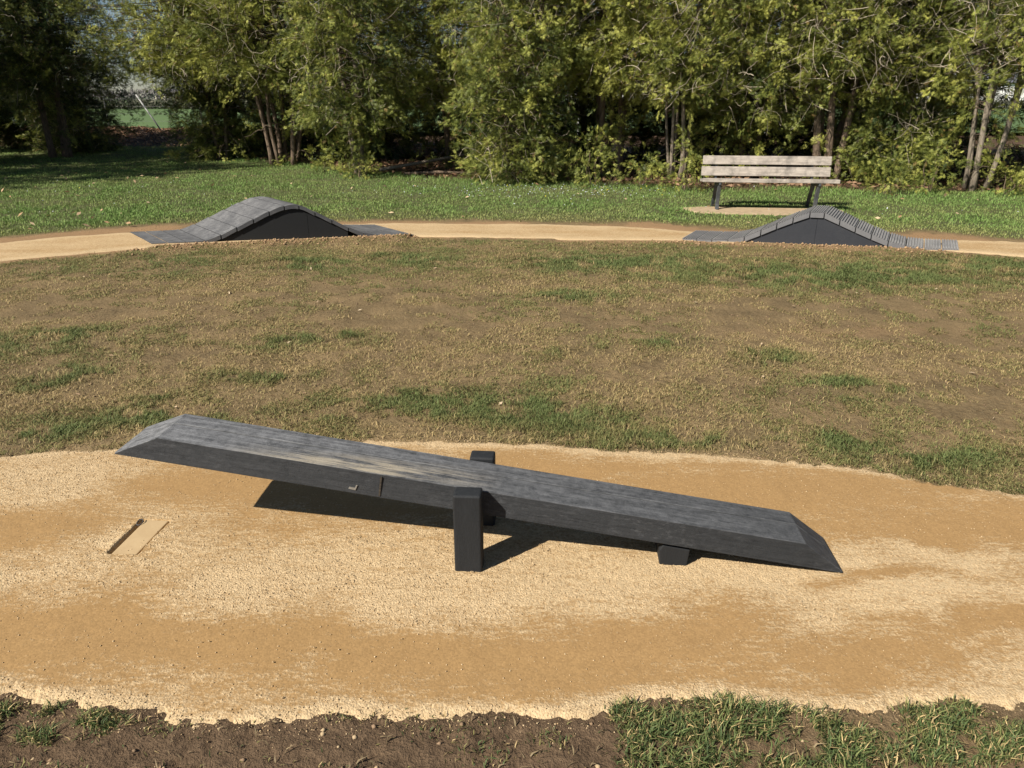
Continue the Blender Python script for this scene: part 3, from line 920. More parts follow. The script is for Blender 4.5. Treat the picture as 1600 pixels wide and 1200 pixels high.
# ---------------------------------------------------------------- pump-track humps
def hump(name, label, A, B, cross, prof, deckmat, sidemat, thick, ribs, smoothdeck):
    A = Vector(A); B = Vector(B); ax_ = (B - A).normalized(); cr = Vector(cross)
    root = thing(name, label, 'track hump', A)
    S = [p[0] for p in prof]; Z = [p[1] for p in prof]
    nrm = Vector((-ax_.y, ax_.x, 0))

    def P(s, z, c):
        return ax_ * s + cr * c + Vector((0, 0, z))
    gap = 0.016 if smoothdeck else 0.011
    for i in range(len(prof) - 1):
        s0, s1 = S[i] + gap / 2, S[i + 1] - gap / 2
        m = MB()
        # curved decks get intermediate points from a Catmull-Rom through the stations
        sub = 4 if smoothdeck else 1
        pts = []
        for q in range(sub + 1):
            t_ = q / sub
            s = s0 + (s1 - s0) * t_
            if smoothdeck:
                z0 = Z[max(i - 1, 0)]; z1 = Z[i]; z2 = Z[i + 1]; z3 = Z[min(i + 2, len(Z) - 1)]
                z = 0.5 * ((2 * z1) + (-z0 + z2) * t_ + (2 * z0 - 5 * z1 + 4 * z2 - z3) * t_ ** 2 + (-z0 + 3 * z1 - 3 * z2 + z3) * t_ ** 3)
            else:
                z = Z[i] + (Z[i + 1] - Z[i]) * t_
            pts.append((s, z))
        if not smoothdeck and ribs:
            n_ = 6
            q2 = []
            (sa, za), (sb_, zb) = pts[0], pts[-1]
            for r_ in range(n_):
                for o_, hh in ((0.0, 0.0), (0.12, 0.011), (0.58, 0.011), (0.70, 0.0)):
                    t_ = (r_ + o_) / n_
                    q2.append((sa + (sb_ - sa) * t_, za + (zb - za) * t_ + hh))
            q2.append((sb_, zb))
            pts = q2
        n = len(pts)
        vs = []
        for c_ in (0.0, 1.0):
            vs += [P(s, z, c_) for s, z in pts]
            vs += [P(s, (z if not ribs else np.interp(s, [S[i], S[i + 1]], [Z[i], Z[i + 1]])) - thick, c_) for s, z in pts]
        fs = []
        for k in range(n - 1):
            fs += [(k, k + 1, 2 * n + k + 1, 2 * n + k), (n + k + 1, n + k, 3 * n + k, 3 * n + k + 1),
                   (k, n + k, n + k + 1, k + 1), (2 * n + k + 1, 3 * n + k + 1, 3 * n + k, 2 * n + k)]
        fs += [(0, 2 * n, 3 * n, n), (n - 1, 2 * n - 1, 4 * n - 1, 3 * n - 1)]
        m.add(vs, fs)
        m.build('deck_tile', deckmat, root)
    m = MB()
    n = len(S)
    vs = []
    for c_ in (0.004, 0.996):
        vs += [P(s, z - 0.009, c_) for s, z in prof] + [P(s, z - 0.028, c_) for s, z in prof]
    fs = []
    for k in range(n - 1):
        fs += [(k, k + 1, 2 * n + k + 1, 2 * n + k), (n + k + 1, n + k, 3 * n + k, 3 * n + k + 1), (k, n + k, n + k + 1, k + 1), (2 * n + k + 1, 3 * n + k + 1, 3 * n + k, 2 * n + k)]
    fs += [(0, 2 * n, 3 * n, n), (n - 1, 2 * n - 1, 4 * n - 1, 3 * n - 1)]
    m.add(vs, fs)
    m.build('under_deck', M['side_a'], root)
    # side boards, set in from the deck's edges
    pk_s = S[int(np.argmax(Z))] + 0.5 * (S[1] - S[0])
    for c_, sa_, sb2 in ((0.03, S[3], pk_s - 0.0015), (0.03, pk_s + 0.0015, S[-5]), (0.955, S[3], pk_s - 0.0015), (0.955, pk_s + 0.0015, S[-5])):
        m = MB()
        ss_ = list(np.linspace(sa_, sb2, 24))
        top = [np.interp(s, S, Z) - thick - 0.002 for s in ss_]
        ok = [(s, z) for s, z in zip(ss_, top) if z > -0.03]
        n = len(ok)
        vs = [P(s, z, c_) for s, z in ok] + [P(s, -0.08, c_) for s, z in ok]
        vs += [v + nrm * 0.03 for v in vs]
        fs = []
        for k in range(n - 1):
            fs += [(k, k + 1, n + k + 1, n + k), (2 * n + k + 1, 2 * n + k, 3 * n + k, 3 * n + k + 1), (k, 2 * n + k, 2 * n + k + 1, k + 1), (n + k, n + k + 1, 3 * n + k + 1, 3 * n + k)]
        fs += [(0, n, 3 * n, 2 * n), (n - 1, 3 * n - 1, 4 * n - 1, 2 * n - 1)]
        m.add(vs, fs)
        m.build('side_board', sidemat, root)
    return root


H1 = [(0.0, 0.012), (0.18, 0.013), (0.37, 0.016), (0.57, 0.024), (0.75, 0.080), (0.93, 0.160), (1.12, 0.245), (1.30, 0.325), (1.47, 0.382), (1.63, 0.386), (1.80, 0.308), (1.98, 0.215), (2.16, 0.122), (2.33, 0.052), (2.52, 0.022), (2.72, 0.014), (2.917, 0.010)]
hump('track_hump', 'smooth black rubber hump of the track, on the left beyond the brown ground', (-4.013, 8.218, 0), (-1.150, 8.779, 0), (-0.60, 0.745, 0), H1, M['deck_a'], M['side_a'], 0.045, False, True)['group'] = 'rubber humps on the far path'
H2 = [(0.0, 0.012), (0.167, 0.012), (0.334, 0.012), (0.509, 0.018), (0.685, 0.056), (0.855, 0.134), (1.015, 0.212), (1.178, 0.284), (1.344, 0.350), (1.492, 0.348), (1.660, 0.278), (1.831, 0.205), (2.003, 0.135), (2.183, 0.067), (2.363, 0.025), (2.545, 0.012), (2.722, 0.012), (2.895, 0.012)]
hump('track_hump', 'ribbed grey rubber hump of the track, on the right in front of the bench', (1.944, 8.490, 0), (4.769, 7.856, 0), (0.28, 0.53, 0), H2, M['deck_b'], M['side_b'], 0.05, True, False)['group'] = 'rubber humps on the far path'

# ---------------------------------------------------------------- bench
YB = R(-6.0)
bench = thing('park_bench', 'weathered grey wooden slat bench with iron legs behind the right hump', 'bench', (3.63, 10.92, 0.0), YB)


def slat(c, s, tilt, name):
    m = MB(); m.box((0, 0, 0), s)
    o = m.build(name, M['wood'], bench, bevel=0.005, seg=2)
    o.location = c; o.rotation_euler = (tilt, 0, 0)
    return o


slat((0.035, 0.235, 0.665), (1.81, 0.032, 0.122), R(-11), 'backrest_slat')
slat((0.028, 0.205, 0.512), (1.82, 0.032, 0.130), R(-11), 'backrest_slat')
for i, yy in enumerate((-0.215, -0.09, 0.035)):
    slat((0.02, yy, 0.425 - 0.012 * i), (1.86, 0.112, 0.036 if i else 0.050), R(-3), 'seat_slat')
for sx_ in (-0.67, 0.69):
    m = MB()
    def strip(pts, w, d=0.05):
        for a_, b_ in zip(pts[:-1], pts[1:]):
            a2, b2 = Vector((0, *a_)), Vector((0, *b_))
            dr = (b2 - a2); ln = dr.length
            q = dr.to_track_quat('Z', 'X').to_matrix()
            m.box((a2 + b2) / 2, (d, w, ln + 0.012), q)
    strip([(-0.17, 0.0), (-0.15, 0.09), (-0.165, 0.22), (-0.215, 0.395)], 0.05)     # front leg, curved
    strip([(-0.17, 0.02), (-0.23, 0.012)], 0.03)                                       # toe
    leg = m.build('leg', M['iron'], bench, bevel=0.004, seg=1); leg.location.x = sx_
    m = MB()
    strip([(0.26, 0.0), (0.19, 0.14), (0.10, 0.30), (0.09, 0.39)], 0.045)
    leg = m.build('leg', M['iron'], bench, bevel=0.004, seg=1); leg.location.x = sx_ 
    m = MB()
    strip([(-0.26, 0.385), (0.13, 0.355), (0.225, 0.42), (0.285, 0.70)], 0.03)
    fr = m.build('frame', M['iron'], bench, bevel=0.004, seg=1); fr.location.x = sx_
# pad under the bench
pd = MB()
n = 40
top = []; bot = []
for k in range(n):
    a = 2 * math.pi * k / n
    w = 1 + 0.05 * math.sin(3 * a + 1) + 0.03 * math.sin(7 * a)
    ex_, ey_ = abs(math.cos(a)) ** 0.6 * math.copysign(1, math.cos(a)), abs(math.sin(a)) ** 0.6 * math.copysign(1, math.sin(a))
    top.append((1.08 * w * ex_, 0.29 * w * ey_, 0.018)); bot.append((1.11 * w * ex_, 0.31 * w * ey_, -0.06))
pd.add(top + bot, [tuple(range(n)), tuple(reversed(range(n, 2 * n)))] + [(k, k + n, (k + 1) % n + n, (k + 1) % n) for k in range(n)])
pad = pd.build('bench_pad', M['slab'], None)
pad.location = (3.55, 10.72, 0); pad.rotation_euler = (0, 0, YB)
tag(pad, 'sandy worn pad on the lawn under the wooden bench', 'pad')


# ---------------------------------------------------------------- trees
def spray_template():
    """a flat fan of scale leaves: x along, y across, unit length"""
    def dia(ox, oy, ang, L, w):
        c, s = math.cos(ang), math.sin(ang)
        pts = [(0, 0), (L * 0.45, -w), (L, 0), (L * 0.45, w)]
        return [(ox + p[0] * c - p[1] * s, oy + p[0] * s + p[1] * c, -0.10 * (ox + p[0] * c) ** 2) for p in pts]
    V = []
    V += dia(0, 0, 0, 1.0, 0.030)
    for u, L in ((0.16, 0.50), (0.48, 0.42)):
        for s in (-1, 1):
            V += dia(u, 0, s * 0.50, L, 0.034)
    return np.array(V)


SPR = spray_template()
SPRF = np.arange(len(SPR)).reshape(-1, 4)


def norm(v):
    return v / np.maximum(np.linalg.norm(v, axis=-1, keepdims=True), 1e-9)


def crown_mesh(rng, stems, H, Rm_, zlow, nb, nspray, size, hue, front=0.5, droop=0.15, name='crown', root=None, flat=1.0, plume=0.44, per=46, skirt=0.04):
    """branches leave the stems, carry flat fans of foliage; returns twig polylines too"""
    twigs = []
    D = []; O = []; Tt = []
    for b in range(nb):
        t = rng.random() ** 1.35
        z = zlow + (H - zlow) * t
        az = rng.uniform(0, 2 * math.pi)
        if rng.random() < front:
            az = -math.pi / 2 + rng.normal(0, 0.75)
        prof = (min(1.0, 0.72 + 1.4 * t) if t < 0.35 else 1.0 - ((t - 0.35) / 0.65) ** 1.6 * 0.85)
        rad = Rm_ * prof * rng.uniform(0.55, 1.08)
        st = stems[rng.integers(len(stems))]
        if rng.random() < skirt and zlow > 0.6:
            z = rng.uniform(0.15, zlow); rad = Rm_ * rng.uniform(0.12, 0.42)
        k = min(max(np.searchsorted([p[2] for p in st], z - 0.35 * rad * rng.random()), 1), len(st) - 1)
        p0 = np.array(st[k]) ; p0[2] = min(p0[2], z)
        p3 = np.array([math.cos(az) * rad, math.sin(az) * rad * flat, z + rng.normal(0, 0.12)])
        mid = (p0 + p3) / 2 + np.array([0, 0, rng.uniform(-0.1, 0.35)])
        tt = np.linspace(0, 1, 7)[:, None]
        pts = (1 - tt) ** 2 * p0 + 2 * tt * (1 - tt) * mid + tt ** 2 * p3
        pts[:, 2] -= droop * tt[:, 0] ** 2
        pts += rng.normal(0, 0.025, pts.shape)
        twigs.append(pts)
        bd = norm((pts[-1] - pts[2])[None])[0]
        ht = rng.normal(hue + 0.03, 0.20)
        npl = max(2, int(round(nspray / 6.8 * rng.uniform(0.6, 1.4) * (0.45 + 0.55 * rad / Rm_))))
        up_ = 0.30 + 0.75 * rng.random(npl) ** 0.7
        for q in range(npl):
            b0 = np.array([np.interp(up_[q], tt[:, 0], pts[:, i]) for i in range(3)]) + rng.normal(0, 0.05, 3)
            pd_ = norm((bd * 0.75 + rng.normal(0, 0.55, 3) + np.array([0, 0, 0.10 + 0.2 * rng.normal()]))[None])[0]
            pl_ = plume * rng.uniform(0.6, 1.35)
            nsp_ = int(per * rng.uniform(0.75, 1.25))
            v_ = rng.random(nsp_)
            wid = 0.14 * pl_ * (1 - 0.6 * v_)
            base = b0 + pd_ * (v_ * pl_)[:, None] + rng.normal(0, 1, (nsp_, 3)) * wid[:, None]
            base[:, 2] -= 0.10 * v_ ** 2 * pl_
            O.append(base)
            D.append(norm(pd_[None] + rng.normal(0, 0.36, (nsp_, 3))))
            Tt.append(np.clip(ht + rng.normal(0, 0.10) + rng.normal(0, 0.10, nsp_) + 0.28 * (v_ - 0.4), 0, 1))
    O = np.concatenate(O); D = np.concatenate(D); Tt = np.concatenate(Tt)
    keep = O[:, 2] > 0.03
    O, D, Tt = O[keep], D[keep], Tt[keep]
    n = len(O)
    up = norm(rng.normal(0, 0.8, (n, 3)) + np.array([0, 0, 0.6]))
    sd_ = norm(np.cross(D, up)); up = np.cross(sd_, D)
    s = size * rng.uniform(0.6, 1.3, n)
    V = O[:, None, :] + (D[:, None, :] * SPR[None, :, 0:1] + sd_[:, None, :] * SPR[None, :, 1:2] + up[:, None, :] * SPR[None, :, 2:3]) * s[:, None, None]
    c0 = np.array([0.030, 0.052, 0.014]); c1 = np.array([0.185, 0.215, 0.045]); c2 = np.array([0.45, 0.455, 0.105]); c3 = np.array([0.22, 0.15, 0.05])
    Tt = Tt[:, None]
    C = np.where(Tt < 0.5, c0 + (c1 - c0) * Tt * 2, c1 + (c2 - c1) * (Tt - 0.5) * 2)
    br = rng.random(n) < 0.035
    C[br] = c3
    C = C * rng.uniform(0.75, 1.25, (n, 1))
    CC = np.repeat(C, len(SPR), 0)
    F = (SPRF[None] + (np.arange(n) * len(SPR))[:, None, None]).reshape(-1, 4)
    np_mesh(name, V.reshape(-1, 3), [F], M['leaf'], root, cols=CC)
    return twigs


def tubes_np(P, rad, nside=3):
    """P (n,k,3) polylines, rad (n,k) -> verts, faces"""
    n, k, _ = P.shape
    T = norm(np.gradient(P, axis=1))
    ref = np.array([0.37, 0.23, 0.9]); a = norm(np.cross(T, ref)); b = np.cross(T, a)
    V = np.stack([P + (a * math.cos(2 * math.pi * q / nside) + b * math.sin(2 * math.pi * q / nside)) * rad[..., None] for q in range(nside)], 2)
    V = V.reshape(-1, 3)
    base = (np.arange(n) * k * nside)[:, None, None] + (np.arange(k - 1) * nside)[None, :, None]
    q = np.arange(nside)[None, None, :]; q2 = (q + 1) % nside
    F = np.stack([base + q, base + q2, base + nside + q2, base + nside + q], -1).reshape(-1, 4)
    return V, F


def make_stems(rng, ns, H, lean, r0, base_r, up_to=0.9, xlean=0.0):
    st = []; rd = []
    for i in range(ns):
        az = 2 * math.pi * (i + rng.uniform(-0.3, 0.3)) / ns
        l = lean * rng.uniform(0.4, 1.2)
        b = base_r * rng.uniform(0.5, 1.0) if ns > 1 else 0
        p = np.array([math.cos(az) * b, math.sin(az) * b, -0.08])
        pts = []; rr_ = []
        K = 12
        h = H * up_to * rng.uniform(0.75, 1.0)
        dirx = math.cos(az) * l + xlean; diry = math.sin(az) * l
        r_ = r0 * rng.uniform(0.65, 1.15)
        wob = rng.normal(0, 0.035, 2)
        for j in range(K + 1):
            t = j / K
            q = p + np.array([dirx * h * t * (1.15 - 0.35 * t) + wob[0] * math.sin(t * 9 + i), diry * h * t * (1.15 - 0.35 * t) + wob[1] * math.sin(t * 7 + 2 * i), h * t])
            pts.append(q); rr_.append(r_ * ((1 - t) ** 0.8 * 0.85 + 0.15) * (1.35 if j == 0 else 1))
        st.append(pts); rd.append(rr_)
    return st, rd


def tree(loc, seed, label, ns=4, H=6.0, Rm_=1.8, zlow=1.4, nb=230, nsp=26, size=0.108, hue=0.45, lean=0.10, r0=0.055, base_r=0.14, front=0.5, plume=0.44, per=46, pale=False, twn=110, skirt=0, group='conifers along the back of the park', xlean=0.0, name='conifer_tree', flat=1.0):
    rng = np.random.default_rng(seed)
    nb = int(nb * 1.25)
    twn = int(twn * 1.5)
    root = thing(name, label, 'tree', (loc[0], loc[1], 0), 0, group)
    st, rd = make_stems(rng, ns, H, lean, r0, base_r, xlean=xlean)
    mb = MB()
    for p, r_ in zip(st, rd):
        mb.tube(p, r_, 8)
    mb.build('trunk', M['palebark'] if pale else M['bark'], root, smooth=True)
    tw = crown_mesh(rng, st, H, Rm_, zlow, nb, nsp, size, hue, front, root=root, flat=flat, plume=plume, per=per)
    # boughs and dead twigs as one mesh
    P = np.array(tw); rad = np.linspace(0.016, 0.003, 7)[None].repeat(len(P), 0) * rng.uniform(0.6, 1.2, (len(P), 1))
    V, F = tubes_np(P, rad, 4)
    cols = np.repeat(np.array([[0.13, 0.10, 0.07]]), len(V), 0)
    n = twn
    az = np.where(rng.random(n) < 0.75, rng.normal(-math.pi / 2, 0.8, n), rng.uniform(0, 6.28, n))
    zz = rng.uniform(zlow * 0.9, min(H, 3.6), n)
    rr = Rm_ * rng.uniform(0.55, 1.0, n)
    c = np.stack([np.cos(az) * rr, np.sin(az) * rr * flat, zz], 1)
    d = norm(rng.normal(0, 1, (n, 3)) + np.array([0, 0, 0.1])); bend = norm(rng.normal(0, 1, (n, 3)))
    L_ = rng.uniform(0.15, 0.75, n)[:, None, None]
    u = np.linspace(-0.5, 0.5, 7)[None, :, None]
    Pt = c[:, None] + d[:, None] * u * L_ + bend[:, None] * (u ** 2) * L_ * rng.uniform(0.2, 1.3, (n, 1, 1)) + rng.normal(0, 0.008, (n, 7, 3))
    V2, F2 = tubes_np(Pt, np.linspace(0.0055, 0.002, 7)[None].repeat(n, 0) * rng.uniform(0.6, 1.3, (n, 1)), 3)
    cc = np.array([0.50, 0.43, 0.33]) * rng.uniform(0.5, 1.1, (n, 1))
    cols = np.concatenate([cols, np.repeat(cc, 21, 0)])
    np_mesh('branches', np.concatenate([V, V2]), [F, F2 + len(V)], M['twig'], root, cols=cols)
    return root


def shrub(loc, seed, label, H=0.7, Rm_=0.45, nb=45, nsp=14, hue=0.45, size=0.10):
    rng = np.random.default_rng(seed)
    root = thing('conifer_shrub', label, 'shrub', (loc[0], loc[1], 0), 0, 'low shrubs at the foot of the trees')
    st, rd = make_stems(rng, 3, H, 0.2, 0.012, 0.05)
    mb = MB()
    for p, r_ in zip(st, rd):
        mb.tube(p, r_, 5)
    mb.build('stem', M['bark'], root)
    crown_mesh(rng, st, H, Rm_, 0.08, nb, nsp, size, hue, 0.3, 0.05, name='foliage', root=root, plume=0.2, per=9)
    return root


# front row, left to right
tree((-14.4, 18.4), 1, 'dark conifer at the far left edge with foliage down to the grass', ns=3, zlow=0.1, Rm_=1.9, hue=0.12, nb=300)  # leaf hue darkened to imitate the shade at this edge
tree((-12.0, 20.6), 2, 'shaded conifer with three brown trunks left of the field opening', ns=3, zlow=1.75, Rm_=2.15, lean=0.07, r0=0.10, base_r=0.20, hue=0.25, nb=360)
tree((-12.7, 22.8), 3, 'dense dark conifer just left of the gap with the leaning pole', ns=3, zlow=0.1, Rm_=1.45, hue=0.25, H=5.5, nb=300)
tree((-7.55, 20.8), 4, 'dark low conifer just right of the gap with the leaning pole', ns=3, zlow=0.05, Rm_=1.5, hue=0.25, H=5.5, nb=360)
tree((-7.4, 19.8), 16, 'conifer whose yellow green boughs arch over the field opening', ns=2, zlow=2.15, Rm_=2.9, hue=0.62, H=6.0, nb=400, r0=0.05)
tree((-5.4, 18.3), 5, 'conifer with slender brown trunks fanning up behind the left hump', ns=8, zlow=2.0, Rm_=2.2, lean=0.19, r0=0.055, base_r=0.34, hue=0.55, nb=300, twn=180)
tree((-3.15, 15.9), 6, 'conifer with one pale leaning trunk and shaggy low foliage', ns=2, zlow=1.05, Rm_=1.3, lean=0.06, r0=0.075, base_r=0.08, hue=0.42, pale=True, xlean=-0.04, nb=220)
tree((-1.35, 17.6), 7, 'conifer set back over the dark hollow with the fallen pole', ns=3, zlow=1.45, Rm_=1.9, hue=0.5, nb=260, twn=180)
tree((0.05, 14.75), 8, 'bushy conifer with thin stems, foliage down to the grass left of centre', ns=5, zlow=0.15, Rm_=1.15, lean=0.12, r0=0.02, hue=0.38, nb=250, front=0.4)
tree((0.3, 16.3), 17, 'tall pale green conifer standing behind the bushy thin stemmed one', ns=3, zlow=1.9, Rm_=1.7, hue=0.6, nb=240, twn=170)
tree((2.0, 15.6), 9, 'conifer with close upright trunks left of the bench, yellow green above', ns=5, zlow=1.95, Rm_=1.5, lean=0.05, r0=0.06, base_r=0.26, hue=0.74, nb=250, twn=170)
tree((3.2, 15.0), 10, 'conifer with thin sunlit trunks just left of the bench', ns=5, zlow=1.65, Rm_=1.4, lean=0.08, r0=0.042, base_r=0.20, hue=0.58, nb=240, pale=True, twn=190)
tree((4.6, 15.1), 11, 'conifer with a dark leaning trunk directly behind the bench', ns=2, zlow=1.25, Rm_=1.45, lean=0.07, r0=0.07, hue=0.5, nb=260, twn=220, xlean=0.05)
tree((5.95, 14.5), 12, 'conifer with thick forked trunks behind the right end of the bench', ns=6, zlow=1.9, Rm_=1.5, lean=0.11, r0=0.075, base_r=0.22, hue=0.52, nb=250, twn=240)
tree((7.05, 14.4), 13, 'conifer with dense dark lower foliage right of the bench', ns=4, zlow=0.3, Rm_=0.95, hue=0.35, nb=230, twn=200)
tree((7.0, 14.9), 18, 'shaggy conifer full of grey dead twigs right of the bench', ns=3, zlow=1.7, Rm_=1.5, hue=0.55, nb=190, twn=260)
tree((8.1, 13.3), 14, 'conifer with pale leaning trunks near the right edge', ns=6, zlow=2.05, Rm_=1.5, lean=0.14, r0=0.046, base_r=0.26, hue=0.55, nb=230, pale=True, twn=260)
tree((10.1, 13.1), 15, 'dense green conifer at the right edge, foliage to the ground', ns=3, zlow=0.15, Rm_=1.25, hue=0.4, nb=300, front=0.45)
tree((12.6, 12.8), 19, 'conifer beyond the right edge of the lawn', ns=3, zlow=0.4, Rm_=1.7, hue=0.45, nb=180)
# back row
BR = [(-17.0, 22.5, 0.2, 21, 'dark conifer in the back row at the far left'), (-14.9, 25.0, 0.05, 20, 'dark conifer in the back row left of the field opening'), (-6.2, 23.8, 0.1, 22, 'dark conifer in the back row behind the fanning trunks'),
      (-3.3, 20.5, 0.3, 23, 'dark conifer in the back row behind the pale leaning trunk'), (-0.4, 20.2, 0.25, 24, 'dark conifer in the back row filling the hollow'),
      (1.9, 19.6, 0.9, 25, 'dark conifer in the back row behind the upright trunks'), (4.4, 19.4, 0.4, 26, 'dark conifer in the back row behind the bench'),
      (6.7, 18.6, 0.5, 27, 'dark conifer in the back row behind the forked trunks'), (9.7, 18.5, 0.4, 28, 'dark conifer in the back row between the two field glimpses'),
      (14.0, 17.5, 0.4, 29, 'dark conifer in the back row at the far right')]
for x_, y_, zl, sd2, lb in BR:
    tree((x_, y_), sd2, lb, ns=3, zlow=zl, Rm_=1.95, hue=0.1, nb=280, nsp=26, size=0.30, H=7.5, twn=20, group='back row of conifers', plume=0.5, per=11)  # low hue puts the shade between the trees into the foliage colour
# trees beyond the left edge of the picture, whose shade falls on the lawn
for x_, y_, h_, sd2, lb in [(-14.0, 12.0, 8.8, 31, 'tall conifer left of the lawn, nearest to the path'), (-13.9, 15.2, 8.0, 32, 'tall conifer left of the lawn, second from the path'), (-15.5, 17.6, 9.0, 33, 'tall conifer left of the lawn, by the dark left corner')]:
    tree((x_, y_), sd2, lb, ns=3, zlow=0.4, Rm_=2.3, hue=0.3, nb=260, nsp=24, size=0.28, H=h_, twn=20, front=0.0, group='conifers left of the lawn', plume=0.5, per=12)

shrub((1.45, 13.95), 41, 'knee high green shrub left of the sunlit trunks', 0.95, 0.50, 60)
shrub((2.35, 13.8), 42, 'small leafy shrub between two taller ones by the trunks', 0.6, 0.36, 34)
shrub((3.0, 13.2), 43, 'bright green shrub touching the left end of the bench view', 0.80, 0.36, 52, hue=0.55)
shrub((6.3, 12.75), 44, 'low spreading shrub just right of the bench', 0.42, 0.34, 34, hue=0.5)
shrub((7.05, 12.9), 45, 'waist high twiggy shrub right of the bench', 0.75, 0.42, 46)
shrub((8.25, 12.6), 46, 'low shrub at the foot of the pale leaning trunks', 0.5, 0.4, 36, hue=0.5)
shrub((-3.0, 15.3), 47, 'small ragged shrub at the foot of the pale leaning trunk', 0.55, 0.35, 36)
shrub((-4.0, 16.6), 48, 'low green shrub left of the pale leaning trunk', 0.4, 0.35, 30)
shrub((9.4, 12.3), 49, 'low shrub at the foot of the dense right edge conifer', 0.5, 0.45, 36)

# fallen pole in the hollow, and a few loose branches
def log(name, label, pts, r_, mat):
    m = MB(); m.tube(pts, r_, 8)
    o = m.build(name, mat, None, smooth=True)
    return tag(o, label, 'branch')


log('fallen_branch', 'pale fallen pole lying across the dark hollow between the trees', [(-2.75, 15.9, 0.10), (-2.0, 16.3, 0.20), (-1.2, 16.9, 0.30), (-0.6, 17.2, 0.40)], [0.035, 0.032, 0.03, 0.022], M['palebark'])
log('fallen_branch', 'dark fallen branch lying under the pale pole in the hollow', [(-2.2, 15.6, 0.05), (-1.5, 15.7, 0.07), (-0.7, 15.6, 0.06)], [0.03, 0.035, 0.02], M['bark'])
log('fallen_branch', 'short bent branch on the ground beside the right leaning trunks', [(9.0, 14.2, 0.05), (9.5, 14.0, 0.09), (10.1, 14.3, 0.05)], [0.025, 0.03, 0.02], M['bark'])

# ---------------------------------------------------------------- fence, poles
fence = thing('wire_fence', 'thin wire fence on upright posts along the green field', 'fence', (0, 29.6, 0))
for px__ in np.arange(-18.8, 20, 3.55):
    MB().tube([(px__, 0, -0.1), (px__, 0, 1.5)], 0.028, 8).build('post', M['galv'], fence)
mw = MB()
for zz in (0.35, 0.62, 0.88, 1.14, 1.4):
    mw.tube([(-19.2, 0, zz), (19, 0, zz)], 0.0035, 4)
for q in np.arange(-19.2, 19, 0.30):
    mw.tube([(q, 0.004, 0.3), (q, 0.004, 1.42)], 0.002, 3)
mw.build('wire', M['wire'], fence)
lp = MB().tube([(-12.55, 28.0, 0.30), (-13.36, 28.2, 1.55)], 0.026, 8).build('leaning_pole', M['galv'], None, smooth=True)
tag(lp, 'slanting pale metal pole in the gap between the left trees', 'pole')

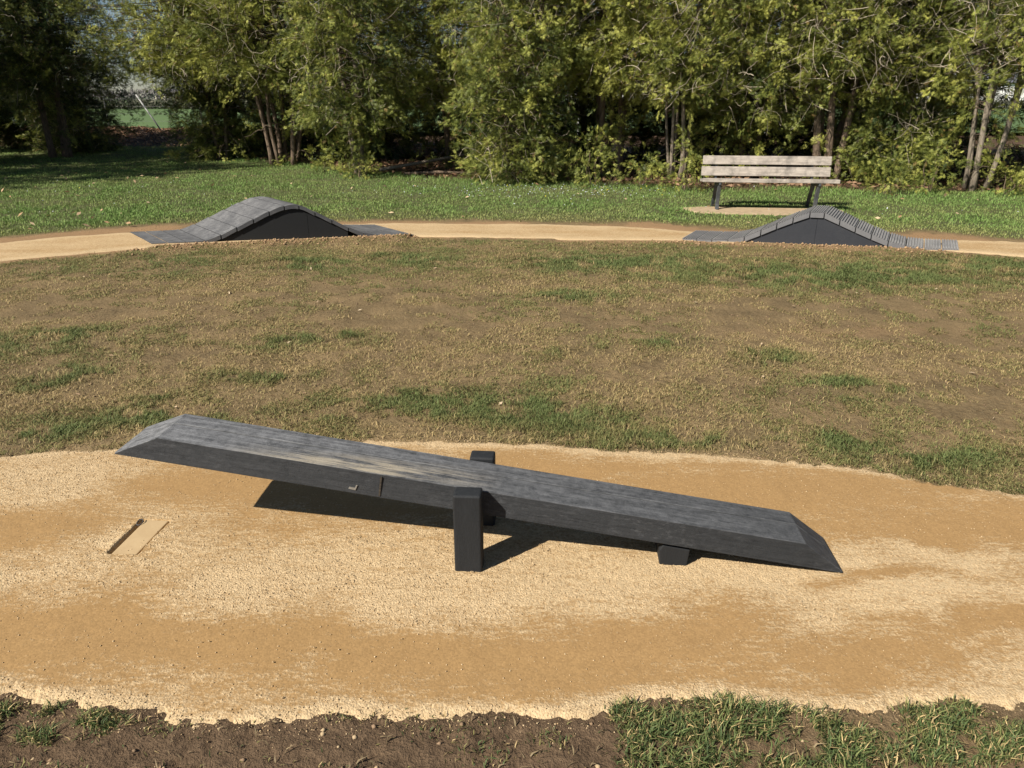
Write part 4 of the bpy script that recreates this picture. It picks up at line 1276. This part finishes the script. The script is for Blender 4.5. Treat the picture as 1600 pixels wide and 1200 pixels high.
# ---------------------------------------------------------------- far away: houses and bare trees across the field
def house(loc, rz, w, dep, hw, hr, label, wall, ridge_x=True, chim=True):
    root = thing('house', label, 'house', loc, rz)
    x0, y0 = w / 2, dep / 2
    v = [(-x0, -y0, -1), (x0, -y0, -1), (x0, y0, -1), (-x0, y0, -1), (-x0, -y0, hw), (x0, -y0, hw), (x0, y0, hw), (-x0, y0, hw)]
    # gable faces the viewer (ridge runs along y)
    v += [(0, -y0, hr), (0, y0, hr)]
    MB().add(v, [(0, 1, 5, 8, 4), (2, 3, 7, 9, 6), (1, 2, 6, 5), (3, 0, 4, 7), (4, 8, 9, 7), (8, 5, 6, 9), (3, 2, 1, 0)]).build('wall', wall, root)
    e = 0.35
    r_ = MB()
    for s in (-1, 1):
        sl_ = (hr - hw) / x0
        a = (0, -y0 - e, hr + 0.05); b_ = (s * (x0 + e), -y0 - e, hw - e * sl_ + 0.05); c_ = (s * (x0 + e), y0 + e, hw - e * sl_ + 0.05); d_ = (0, y0 + e, hr + 0.05)
        q = [a, b_, c_, d_] + [(p[0], p[1], p[2] + 0.18) for p in (a, b_, c_, d_)]
        r_.add(q, [(0, 1, 2, 3), (4, 7, 6, 5), (0, 4, 5, 1), (1, 5, 6, 2), (2, 6, 7, 3), (3, 7, 4, 0)])
    rf = r_.build('roof', M['slate'], root)
    if chim:
        MB().box((x0 * 0.3, y0 * 0.3, hr + 0.3), (0.7, 0.7, 1.6)).build('chimney', wall, rf)
    for wx in (-w * 0.24, w * 0.24):
        MB().box((wx, -y0 - 0.01, 1.5), (1.1, 0.06, 1.3)).build('window', M['glass'], root)
    MB().box((0, -y0 - 0.01, hw + 0.2), (0.9, 0.06, 1.1)).build('window', M['glass'], root)
    MB().box((w * 0.02, -y0 - 0.01, 1.05), (1.0, 0.08, 2.1)).build('door', M['slate'], root)
    return root


house((-101.5, 230, -2.0), 0.2, 5.2, 10, 2.6, 5.2, 'cream gabled house with slate roof far across the field at left', M['render'])
house((-95.5, 236, -2.0), 1.3, 6, 13, 2.6, 5.0, 'long slate roofed house right of the cream gabled one', M['render'])
house((24.0, 150, 0.3), 1.45, 8, 16, 3.0, 5.6, 'white low house far behind the trees left of the bench', M['white'])
house((64.0, 135, 0.3), 1.3, 8, 15, 3.0, 5.5, 'white low house far behind the forked trunks', M['white'])
house((88.0, 140, 0.3), 1.5, 8, 20, 3.2, 5.8, 'long white house far behind the right pale trunks', M['white'])


def far_wood(name, label, x0, x1, y0, y1, n, h, c0, c1, seed, size=0.9):
    rng = np.random.default_rng(seed)
    x = rng.uniform(x0, x1, n); y = rng.uniform(y0, y1, n)
    top = h * (0.45 + 0.9 * fbm(x * 0.12, x * 0.03 + 5, seed, 3))
    z = top * rng.random(n) ** 0.8
    P = np.stack([x, y, z], 1)
    s = size * rng.uniform(0.4, 1.2, n)
    d = norm(rng.normal(0, 1, (n, 3)) + np.array([0, 0, 0.7])); sd_ = norm(np.cross(d, rng.normal(0, 1, (n, 3))))
    V = np.stack([P, P + d * 0.5 * s[:, None] - sd_ * 0.14 * s[:, None], P + d * s[:, None], P + d * 0.5 * s[:, None] + sd_ * 0.14 * s[:, None]], 1)
    C = mixc(rng.random(n), c0, c1)
    o = np_mesh(name, V.reshape(-1, 3), [np.arange(4 * n).reshape(-1, 4)], M['twig'], cols=np.repeat(C, 4, 0))
    return tag(o, label, 'trees', kind='stuff')


far_wood('distant_hedge', 'dark hedge line across the far side of the field', -110, 120, 84, 87, 52000, 0.95, (0.05, 0.06, 0.038), (0.13, 0.125, 0.09), 201, 0.5)
far_wood('distant_woodland', 'grey bare trees on the horizon behind the houses', -200, 220, 185, 200, 30000, 3.0, (0.10, 0.095, 0.10), (0.20, 0.18, 0.17), 202, 1.1)
